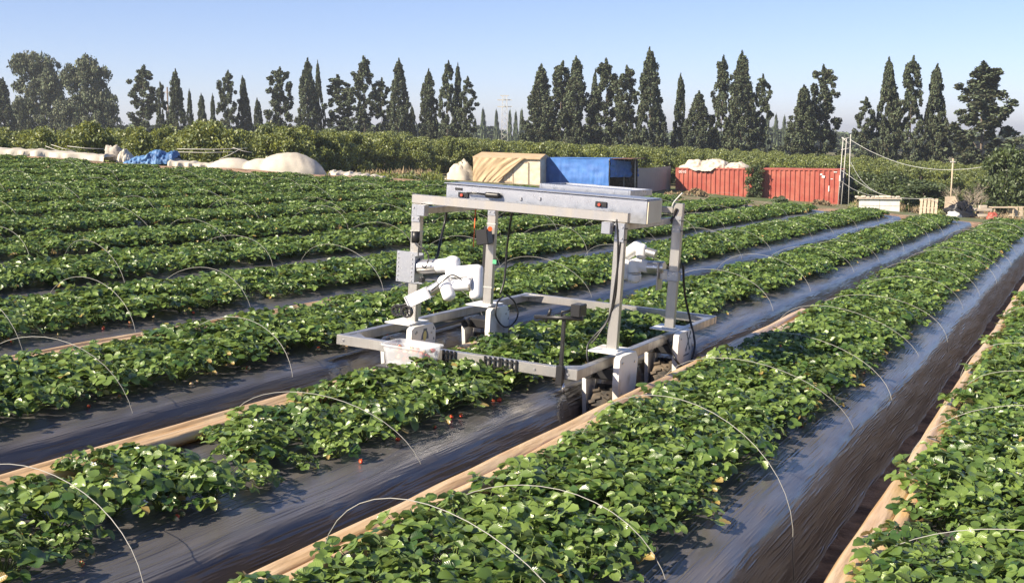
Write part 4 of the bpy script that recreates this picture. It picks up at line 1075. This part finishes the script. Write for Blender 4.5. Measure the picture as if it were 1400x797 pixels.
# beige cloth heap left of the shed
def heap(name, m, org, X, Y, H, prof, amp, label, cat, seed, nu=56, nv=26, group=None):
    """closed draped mound: X, Y half extents, prof(u) gives ridge height along X"""
    b = MB(org)
    def f(u, v):
        a = v * math.pi; x = -1 + 2 * u; r = prof(u)
        cr = math.cos(a); sr = max(0, math.sin(a)) ** .75
        wr = 1 + amp * (fbm(u * 6, v * 4, seed) + .6 * fbm(u * 16, v * 9, seed + 2))
        return Vector(org) + Vector(X) * x + Vector(Y) * (cr * (.35 + .65 * min(1, r * 1.6))) * wr + UP * (H * r * sr * wr - .12)
    b.grid(f, nu, nv); n0 = len(b.v)
    o = b.build(name, m); o.location = Vector(org); return tag(o, label, cat, group)
def bump_prof(*ks):
    return lambda u: max(.02, sum(h * max(0, 1 - abs(u - c) / w) ** .6 for c, w, h in ks))
# blue tarpaulin shelter
B0, B1 = PD(739, 263, 85.), PD(832, 266, 82.5)
HB = 2.38
drape("blue_tarpaulin", "tarp_blue", (B0 + UP * HB, B1 + UP * HB * .985, B1, B0), .03, .10, 26, "large bright blue tarpaulin hanging as the front of the shelter", "tarpaulin", 2.)
bx = (B1 - B0).normalized(); by = Vector((-bx.y, bx.x, 0))
sh = empty("shelter", frame(B0, bx, by), "dark open shelter behind the blue tarpaulin beside the grey cloth wall", "shelter")
LB = (B1 - B0).length
for (x, y) in ((.06, .15), (LB - .06, .15), (.06, 2.6), (LB - .06, 2.6), (LB + .85, 2.4)): b = MB(); b.tube([(x, y, -.3), (x, y, HB - .07)], .04, 8); b.build("post", "pole_grey", sh)
b = MB(); b.box((0, .14, HB - .06), (LB, 2.7, HB - .02)); b.build("roof", "tarp_blue", sh)
b = MB(); b.box((0, 2.66, -.3), (LB + .9, 2.72, HB - .12)); b.build("back_wall", "rubber", sh)  # near-black material: the opening's shade is put into the wall colour
b = MB(); b.box((LB, .5, HB - .06), (LB + 1.5, 2.7, HB - .03)); b.build("roof", "container_shaded", sh)  # roof strip added to shade the opening right of the tarpaulin
R0 = B1 + bx * .03 + by * .1; R1 = PD(872, 222, 85.0)
drape("blue_tarpaulin", "tarp_blue", (R0 + UP * (HB - .03), R1 + UP * .02, R1 - UP * 1.0, R0 + UP * (HB - 1.25)), .03, .16, 8, "short blue tarpaulin flap above the dark shelter opening", "tarpaulin", 6.)
G0, G1 = PD(869, 268, 86.5), PD(916, 272, 97.)
drape("cloth_wall", "tarp_grey", (PD(870, 230, 86.5), PD(917, 227, 97.), G1, G0), .03, .05, 18, "grey cloth wall between the blue shelter and the red containers", "cloth", 8.)
# crumpled tarpaulin on the container roof
ro = P0 + CR * -9.3 + CB * 1.2 + UP * 2.62
heap("roof_tarpaulin", "tarp_beige", ro - CR * .4, CR * 2.75, CB * 1.0, .72, bump_prof((.12, .2, .5), (.38, .3, .9), (.62, .2, .55), (.85, .16, .7)), .28, "crumpled cream tarpaulin piled on the left container's roof", "tarpaulin", 3., 90, 30)
drape("roof_tarpaulin_flap", "tarp_white", (ro - CR * 2.3 - CB * 1.6 + UP * .06, ro + CR * .1 - CB * 1.6 + UP * .06, ro - CR * .3 - CB * 1.72 - UP * .28, ro - CR * 1.6 - CB * 1.72 - UP * .22), .03, .05, 9, "cream tarpaulin flap hanging over the left container's front edge", "tarpaulin", 4.)
# vine and mounds
def foliage(name, m, clumps, per, size, label, cat, org, seed, up=.1, group=None, kind=None):
    me = leaf_cloud(name, clumps, per, size, m, np.random.default_rng(seed), up=up); o = bpy.data.objects.new(name, me); link(o); o.location = org; return tag(o, label, cat, group, kind)
vb = P0 + CR * -6.2 - CB * .62
foliage("climbing_vine", "hedge_leaf", [((rnd.uniform(-.6, .45) + (.0 if z < 2 else .12), rnd.uniform(-.25, .1), z), (.27, .2, .2), .3 + .5 * rnd.random()) for z in np.linspace(.0, 2.75, 80)], 60, .08, "dark green vine climbing between the two red containers", "vine", vb, 3)
for (x, y, dep, w, h, m, lb) in ((921, 271, 84, 1.6, .55, "dry_weed", "brown weedy earth mound below the grey cloth wall"), (951, 272, 84, 1.2, .85, "dry_weed", "tall brown weedy mound before the left red container"),
                                  (1066, 279, 84, .75, .65, "hedge_leaf", "small green bush before the right red container"), (1120, 281, 84, 1.2, .45, "dry_weed", "low weedy mound before the right container's corner")):
    p = PD(x, y, dep); rg = np.random.default_rng(int(x)); cl = []
    for k in range(60):
        a = rg.random() * 6.28; r = rg.random() ** .5; cl.append(((math.cos(a) * r * w * .8, math.sin(a) * r * .6, h * (1 - r * r) * rg.random() ** .4 - .15), (.2, .2, .14), rg.random() * .6))
    me = leaf_cloud("weed_mound", cl, 34, .09, "hedge_leaf" if m == "hedge_leaf" else "citrus_leaf", rg, up=.5, aspect=2.5)
    if m != "hedge_leaf": me.materials[0] = MATS["dry_weed"]
    o = bpy.data.objects.new("bush" if m == "hedge_leaf" else "weed_mound", me); link(o); o.location = p; tag(o, lb, "bush" if m == "hedge_leaf" else "mound")

# ------------------------------------------------------------------ poles and cables by the containers
mast = empty("pole_frame", WM(at(1150, 283, 89.)), "leaning grey pole frame at the right end of the red containers", "pole frame")
mo = at(1150, 283, 89.)
def wp(x, y, dep=89.): return at(x, y, dep) - mo
for (a, b_) in (((1145.5, 282), (1153, 188)), ((1150, 282), (1157.5, 190)), ((1160, 281), (1163, 184))):
    b = MB(); b.tube([wp(*a), wp(*b_)], .032, 6); b.build("pole", "pole_grey", mast)
for (a, b_) in (((1152, 191), (1163, 188)), ((1150, 205), (1162, 203)), ((1147, 255), (1150, 256)), ((1151, 188), (1164, 200))):
    b = MB(); b.tube([wp(*a), wp(*b_)], .03, 6); b.build("crossbar", "pole_grey", mast)
b = MB(); b.box(wp(1147, 248), wp(1149.5, 240, 88.8)); b.build("junction_box", "hive_white", mast)
def wire(name, pts, r, label):
    pts = [Vector(p) for p in pts]; b = MB(pts[0]); b.tube(smooth_path(pts, 8), r, 5); o = b.build(name, "cable_white"); o.location = pts[0]; return tag(o, label, "cable", "sagging cables by the containers")
wire("overhead_cable", [at(1162, 191, 89), at(1190, 207, 88), at(1230, 223, 87), at(1270, 231, 86), at(1310, 232, 85), at(1350, 227, 84), at(1420, 208, 82)], .017, "long white cable sagging from the pole frame to the right edge")
wire("overhead_cable", [at(1150, 233, 89), at(1175, 250, 84), at(1198, 263, 79), at(1225, 270, 76), at(1255, 272, 75.5), at(1274, 271.5, 75), at(1279, 277, 75)], .015, "white cable running from the pole frame over the white box to the pallet")
wire("overhead_cable", [at(1163, 222, 89), at(1175, 243, 85), at(1190, 258, 80), at(1205, 266, 77)], .012, "short green-white cable dropping steeply behind the white box")
wire("overhead_cable", [at(1150, 248, 88.9), at(1165, 258, 84), at(1185, 266, 79), at(1200, 268, 77)], .010, "lowest thin cable from the pole frame to the white box")
# white box with lid
hb = at(1175, 292, 76.); hr = Vector((.98, -.2, 0)).normalized(); hd = Vector((.2, .98, 0)).normalized()
hive = empty("storage_box", frame(hb, hr, hd), "low white storage box with stones on its lid", "box")
for k in range(2):
    for j in range(2): b = MB(); b.box((.02 + k * 1.18, 0, .06 + j * .42), (1.18 + k * 1.18, .04, .46 + j * .42), .006); b.build("panel", "hive_white", hive)
b = MB(); b.box((.03, .045, .05), (2.35, 1.2, .87)); b.build("body", "hive_white", hive)
b = MB(); b.box((-.15, -.12, .885), (2.45, 1.3, .94), .01); b.build("lid", "concrete", hive)
b = MB(); b.box((.0, .0, -.5), (2.36, 1.2, .05)); b.build("plinth", "concrete", hive)
for k in range(11):
    x = -.2 + k * .24 + rnd.uniform(-.05, .05); s = rnd.uniform(.09, .17); b = MB()
    b.obox((0, 0, s * .5), (s, rnd.uniform(-.03, .03), 0), (0, s * .8, 0), (0, .02, s * .5), s * .35); o = b.build("stone", "concrete"); o.matrix_world = frame(hb + hr * x + hd * rnd.uniform(.0, .3) + UP * .942, hr, hd); tag(o, "rough stone on the white box's lid, %s from the left" % ORD[k], "stone", "stones on the white box")
# pallets
def pallet(origin, X, Z, label, n=5, w=1.1, h=1.2, grp="wooden pallets"):
    X = Vector(X).normalized(); Z = Vector(Z).normalized(); Y = Z.cross(X).normalized(); e = empty("wooden_pallet", Matrix.Translation(origin), label, "pallet", grp)
    for k in range(n): b = MB(); c = X * (-w / 2 + w * (k + .5) / n) + Z * h / 2 - Y * .07; b.obox(c, X * w / n * .36, Y * .012, Z * h / 2); b.build("slat", "wood_pale", e)
    for k in range(3): b = MB(); b.obox(Z * (h * (.05 + .45 * k)), X * w / 2, Y * .045, Z * .045); b.build("stringer", "wood_pale", e)
    return e
pallet(at(1268, 297, 75), (1, -.15, 0), (.22, .5, 1), "pale wooden pallet leaning upright beside the white box")
pallet(at(1392, 296, 76), (1, 0, 0), (0, .15, 1), "pale wooden pallet standing upright at the right edge", 4, 1.2, .6)
# debris right
def lump(name, m, p, sx, sy, sz, label, cat, seed, nz_=.35):
    b = MB(); n = 16
    def f(u, v):
        a = u * 6.28318; t = v * math.pi * .55 + .001; q = 1 + nz_ * fbm(math.cos(a) * 1.5 * math.sin(t) + seed, math.sin(a) * 1.5 * math.sin(t), math.cos(t) * 1.5) + nz_ * .5 * fbm(math.cos(a) * 5, math.sin(a) * 5, t * 4 + seed)
        return (sx * math.sin(t) * math.cos(a) * q, sy * math.sin(t) * math.sin(a) * q, sz * math.cos(t) * q)
    b.grid(f, 26, 14, closeu=True); o = b.build(name, m); o.location = p; return tag(o, label, cat)
lump("cloth_heap", "tarp_beige", at(631, 254, 84.5), 1.05, .75, 1.55, "grey-beige cloth draped over a heap left of the cream shed", "cloth", 11., .30)
lump("black_sheet_heap", "black_plastic", at(1312, 294, 75), .85, .6, .75, "heap of torn black plastic sheet right of the pallet", "plastic heap", 3.)
bb = at(1316, 293, 74.6); e = empty("dead_branches", Matrix.Translation(bb), "dark dead branches sticking out of the black plastic heap", "branches")
for k in range(11):
    a = rnd.uniform(0, 6.28); b = MB(); L_ = rnd.uniform(.7, 1.3); b.tube([(0, 0, .1), (math.cos(a) * .4 * L_, math.sin(a) * .3, .45 * L_), (math.cos(a) * .85 * L_, math.sin(a) * .5, .55 + .35 * rnd.random())], [.035, .025, .01], 5); b.build("branch", "black_plastic", e)
b = MB(); b.poly([(-.45, 0, .0), (.5, 0, .1), (.25, .25, .75), (-.35, .2, .7)], (0, -1, .3), .03); o = b.build("cardboard_sheet", "wood_pale"); o.location = at(1301, 285, 76); tag(o, "tan cardboard sheet leaning behind the black plastic heap", "cardboard")
lump("crumpled_bag", "hive_white", at(1303, 297, 74), .45, .3, .3, "crumpled white plastic bag below the black heap", "bag", 8.)
for (x0, x1, y0, y1, lb) in ((1331, 1357, 285.5, 289, "upper cream concrete slab stacked left of the orange sack"), (1337, 1356, 293, 297, "lower cream concrete slab stacked left of the orange sack")):
    p = at(x0, y1, 75); q = at(x1, y0, 75); b = MB(p); b.box(p, q + Vector((0, .6, 0)), .02); o = b.build("concrete_slab", "concrete"); o.location = p; tag(o, lb, "slab", "slabs by the orange sack")
p = at(1338, 293, 75.2); b = MB(p); b.box(p, at(1345, 289, 75.2) + Vector((0, .4, 0)), .015); o = b.build("support_block", "concrete"); o.location = p; tag(o, "small grey block between the two cream slabs", "block")
p = at(1340, 285.5, 75); b = MB(p); b.box(p, at(1350, 281, 75) + Vector((0, .3, 0)), .02); o = b.build("concrete_block", "concrete"); o.location = p; tag(o, "small cream block on top of the concrete slabs", "block")
lump("orange_sack", "container_red", at(1357, 298, 74.5), .34, .3, .34, "faded orange-red sack standing beside the concrete slabs", "sack", 5., .25)
e = empty("work_table", Matrix.Translation(at(1370, 296, 76)), "weathered wooden table between the orange sack and the edge pallet", "table")
b = MB(); b.box((-.7, -.3, .52), (.65, .4, .58), .01); b.build("table_top", "wood_pale", e)
for (x, y) in ((-.6, -.25), (.55, -.25), (-.6, .3), (.55, .3)): b = MB(); b.box((x, y, -.1), (x + .07, y + .07, .519)); b.build("leg", "wood_pale", e)
# thin post, dry shrub, hedge and round tree
e = empty("fence_post", Matrix.Translation(at(1299, 286, 80)), "thin pale wooden pole with a small crosspiece by the dry shrub", "post")
b = MB(); b.tube([(0, 0, -.3), (.05, 0, 3.25)], .05, 7); b.build("pole", "wood_pale", e); b = MB(); b.box((-.12, -.05, 3.0), (.2, .05, 3.08)); b.build("crosspiece", "pole_grey", e)
b = MB()
def twig(p, d, L, r, n):
    q = p + d * L; b.tube([p, (p + q) / 2 + Vector((rnd.uniform(-.05, .05), rnd.uniform(-.05, .05), rnd.uniform(-.03, .05))) * L, q], [r, r * .8, r * .55], 4, cap=False)
    if n:
        for k in range(rnd.choice((2, 3))):
            dd = (d + Vector((rnd.uniform(-.7, .7), rnd.uniform(-.7, .7), rnd.uniform(-.45, .45)))).normalized(); twig(p.lerp(q, rnd.uniform(.5, 1)), dd, L * rnd.uniform(.6, .85), r * .6, n - 1)
for k in range(15):
    a = rnd.uniform(0, 6.28); twig(Vector((rnd.uniform(-.8, .8), rnd.uniform(-.4, .4), 0)), Vector((math.cos(a) * .7, math.sin(a) * .5, rnd.uniform(.5, 1.2))).normalized(), rnd.uniform(.5, .85), .026, 4)
o = b.build("dry_shrub", "dry_brush"); o.location = at(1325, 287, 81); tag(o, "bare pale dry shrub left of the round green tree", "shrub")
for (x, y, dep, W, H, me, lb) in ((1375, 290, 83, 3.7, 4.4, HEDGE[0], "round dense dark green tree at the right edge"), (1262, 288, 84, 4.6, 2.0, HEDGE[1], "low dark green hedge bush behind the leaning pallet"),
                                   (1222, 286, 88, 3.6, 2.6, HEDGE[2], "dark green bush behind the white storage box"), (1180, 284, 93, 3.4, 2.6, HEDGE[0], "dark green bush between the containers and the white box")):
    put_tree("round_tree" if H > 3 else "hedge_bush", me, BTR, at(x, y, dep), H, W, rnd.uniform(0, 6), lb, "tree" if H > 3 else "bush")

# ------------------------------------------------------------------ left: spent tunnel covers, tarps, pipes
def sheet_run(px, dep, hpx, label, seed, m="tarp_white", name="tunnel_cover"):
    """long crumpled cover lying along the field edge, through photo columns px = [(x, y)]"""
    pts = [at(x, y, dep) for x, y in px]; path = smooth_path(pts, 14); b = MB(path[0]); nv = 12; nn = len(path)
    def f(u, v):
        k = min(nn - 1, int(u * (nn - 1) + .5)); p = path[k]; t = (path[min(k + 1, nn - 1)] - path[max(0, k - 1)]); t.z = 0; t.normalize(); sd = Vector((-t.y, t.x, 0))
        h = hpx / FPX * dep * (.7 + .75 * abs(fbm(k * .16, seed, 0)) * 1.4) * (.25 if k in (0, nn - 1) else 1); a = v * math.pi; w = .75 * (1 + .3 * fbm(k * .2, v * 2, seed))
        return p + sd * (-math.cos(a) * w) + UP * (h * max(0, math.sin(a)) ** .8 * (1 + .30 * fbm(k * .5, v * 5, seed + 3) + .22 * fbm(k * 1.7, v * 9, seed + 8)) - .15 * (1 if v in (0, 1) else 0) - .05)
    b.grid(f, nn, nv); o = b.build(name, m); o.location = path[0]; return tag(o, label, "plastic cover", "spent tunnel covers along the field's far left edge")
sheet_run([(-30, 205), (20, 206), (60, 207), (100, 210), (150, 214)], 50, 4.5, "long crumpled cream cover at the far left edge of the field", 1.)
sheet_run([(236, 220), (262, 223), (290, 226), (325, 229)], 50, 4.5, "crumpled cream cover between the blue tarpaulin and the white tunnel", 5.)
sheet_run([(452, 236), (475, 238), (500, 241), (526, 244)], 50, 5, "low tattered cream cover right of the white tunnel", 9.)
def tunnel(px0, px1, ybase0, ybase1, dep, hpx, Wd, label, seed, ribs):
    a = at(px0, ybase0, dep); c = at(px1, ybase1, dep); n = 64; b = MB(a); ax = (c - a); ay = Vector((-ax.y, ax.x, 0)).normalized()
    def f(u, v):
        th = v * math.pi; best = 0
        for (cu, hh, wd) in ribs: best = max(best, hh * max(0, 1 - ((u - cu) / wd) ** 2) ** .5 if abs(u - cu) < wd else 0)
        best = max(best, .06)
        h = hpx / FPX * dep * best; q = 1 + .03 * fbm(u * 9, v * 3, seed) + .03 * fbm(u * 40 + v * 12, v * 2, seed + 3)
        return a + ax * u + ay * (-math.cos(th) * Wd * (.5 + .5 * best)) * q + UP * (h * max(0, math.sin(th)) ** .7 * q - .1)
    b.grid(f, n, 22); o = b.build("tunnel_cover", "tarp_white"); o.location = a; return tag(o, label, "plastic tunnel", "spent tunnel covers along the field's far left edge")
tunnel(284, 452, 229, 240, 50, 31, 1.3, "tall pale plastic tunnel sagging between its ribs, the largest cover", 2., [(.22, .60, .20), (.44, .66, .16), (.68, 1., .27)])
lump("grey_sheet_heap", "tarp_grey", at(155, 216, 51), .42, .4, .52, "grey cloth heap left of the blue tarpaulin", "cloth heap", 2.)
heap("blue_tarpaulin_heap", "tarp_blue_pale", at(208, 220, 50), Vector((1.05, .05, 0)), Vector((0, .6, 0)), .46, bump_prof((.12, .25, .35), (.42, .3, .7), (.72, .3, 1.), (.95, .15, .6)), .22, "crumpled blue and pale blue tarpaulin heap at the field's left end", "tarpaulin", 4., 80, 30)
heap("cream_sheet_heap", "tarp_white", at(172, 218, 50.5), Vector((.35, .05, 0)), Vector((0, .4, 0)), .55, bump_prof((.5, .5, 1.)), .2, "cream sheet bundle against the blue tarpaulin heap's left side", "cloth heap", 7., 40, 20)
for n_, (a, c) in enumerate((((62, 200), (92, 209)), ((70, 198), (104, 207)), ((92, 200), (142, 204)), ((242, 204), (338, 203)), ((240, 208), (322, 208)), ((318, 202), (345, 209)), ((300, 218), (330, 203)))):
    p, q = at(*a, 52.), at(*c, 52.); b = MB(p); b.tube([p, p.lerp(q, .5) + UP * -.03, q], .013, 6); o = b.build("irrigation_pipe", "pole_grey"); o.location = p
    tag(o, "thin grey pipe lying over the covers at left, %s from the left" % ORD[n_], "pipe", "pipes among the covers")
# pylons and far poles
def pylon(x, ytop, dep, W, label):
    base = gpoint(x, dep); H = at(x, ytop, dep).z - base.z; e = empty("power_pylon", Matrix.Translation(base), label, "pylon")
    for sx in (-1, 1):
        for sy in (-1, 1): b = MB(); b.tube([(sx * W, sy * W, 0), (sx * W * .6, sy * W * .6, H)], .055, 5); b.build("leg", "pole_grey", e)
    n = 9
    for k in range(n):
        z0, z1 = H * k / n, H * (k + 1) / n; w0 = W * (1 - .4 * k / n); w1 = W * (1 - .4 * (k + 1) / n)
        b = MB(); b.tube([(-w0, -w0, z0), (w1, -w1, z1)], .035, 4); b.tube([(w0, -w0, z0), (-w1, -w1, z1)], .035, 4); b.build("lattice", "pole_grey", e)
    for z in (.80, .92): b = MB(); b.box((-W * 2.0, -.12, H * z), (W * 2.0, .12, H * z + .22)); b.build("crossarm", "pole_grey", e)
    b = MB(); b.box((-W * 1.2, -.1, H - .05), (W * 1.2, .1, H + .15)); b.build("crossarm", "pole_grey", e)
pylon(690, 132, 260, .75, "slender lattice power pylon above the orchard in the gap between cypresses")
e = empty("utility_pole", Matrix.Translation(gpoint(233, 200)), "thin wooden utility pole left of a columnar cypress at left", "pole")
Hq = at(233, 120, 200).z - gpoint(233, 200).z; b = MB(); b.tube([(0, 0, 0), (0, 0, Hq)], .13, 6); b.build("pole", "bark", e); b = MB(); b.box((-.9, -.08, Hq - .9), (.9, .08, Hq - .75)); b.build("crossarm", "pole_grey", e)
# weeds at the orchard's foot and the field's far end
rg = np.random.default_rng(77); cl = []
org = gpoint(560, 58)
for k in range(520):
    x = rg.uniform(380, 600) if k < 450 else rg.uniform(1165, 1330); dep = rg.uniform(53, 66) if k < 450 else rg.uniform(78, 90); p = gpoint(x, dep) - org; cl.append(((p.x, p.y, p.z + .12), (.4, .4, .22 + .2 * rg.random()), rg.random() * .9))
me = leaf_cloud("weeds", cl, 60, .055, "citrus_leaf", rg, up=.9, aspect=3.5); o = bpy.data.objects.new("weeds", me); link(o); o.location = org; tag(o, "straggling green weeds at the foot of the orchard and field end", "weeds", kind="stuff")
cl = []
for k in range(420):
    x = rg.uniform(380, 590) if k < 320 else rg.uniform(1165, 1400); dep = rg.uniform(56, 68) if k < 320 else rg.uniform(78, 90); p = gpoint(x, dep) - org; cl.append(((p.x, p.y, p.z + .25), (.35, .35, .35 * rg.random() + .1), .3))
me = leaf_cloud("dry_weeds", cl, 22, .07, "dry_weed", rg, up=1.2, aspect=6.); o = bpy.data.objects.new("dry_weeds", me); link(o); o.location = org; tag(o, "dry brown weeds below the orchard and around the containers", "weeds", kind="stuff")

# ------------------------------------------------------------------ haze: thin winter air around the whole place
hm = bpy.data.materials.new("haze"); hm.use_nodes = True; ht = hm.node_tree; ht.nodes.remove(ht.nodes["Principled BSDF"])
pv = ht.nodes.new("ShaderNodeVolumePrincipled"); pv.inputs["Color"].default_value = (.86, .92, 1.0, 1); pv.inputs["Density"].default_value = .00038; pv.inputs["Anisotropy"].default_value = .25
ht.links.new(pv.outputs[0], ht.nodes["Material Output"].inputs["Volume"]); MATS["haze"] = hm
zlo = min((o.matrix_world @ v.co).z for o in [bpy.data.objects["ground"]] for v in o.data.vertices) - 1.
b = MB(); b.box((-5200, -60, zlo), (5200, 5100, 45)); o = b.build("haze", "haze"); tag(o, "thin pale haze over the fields", "haze", kind="stuff")
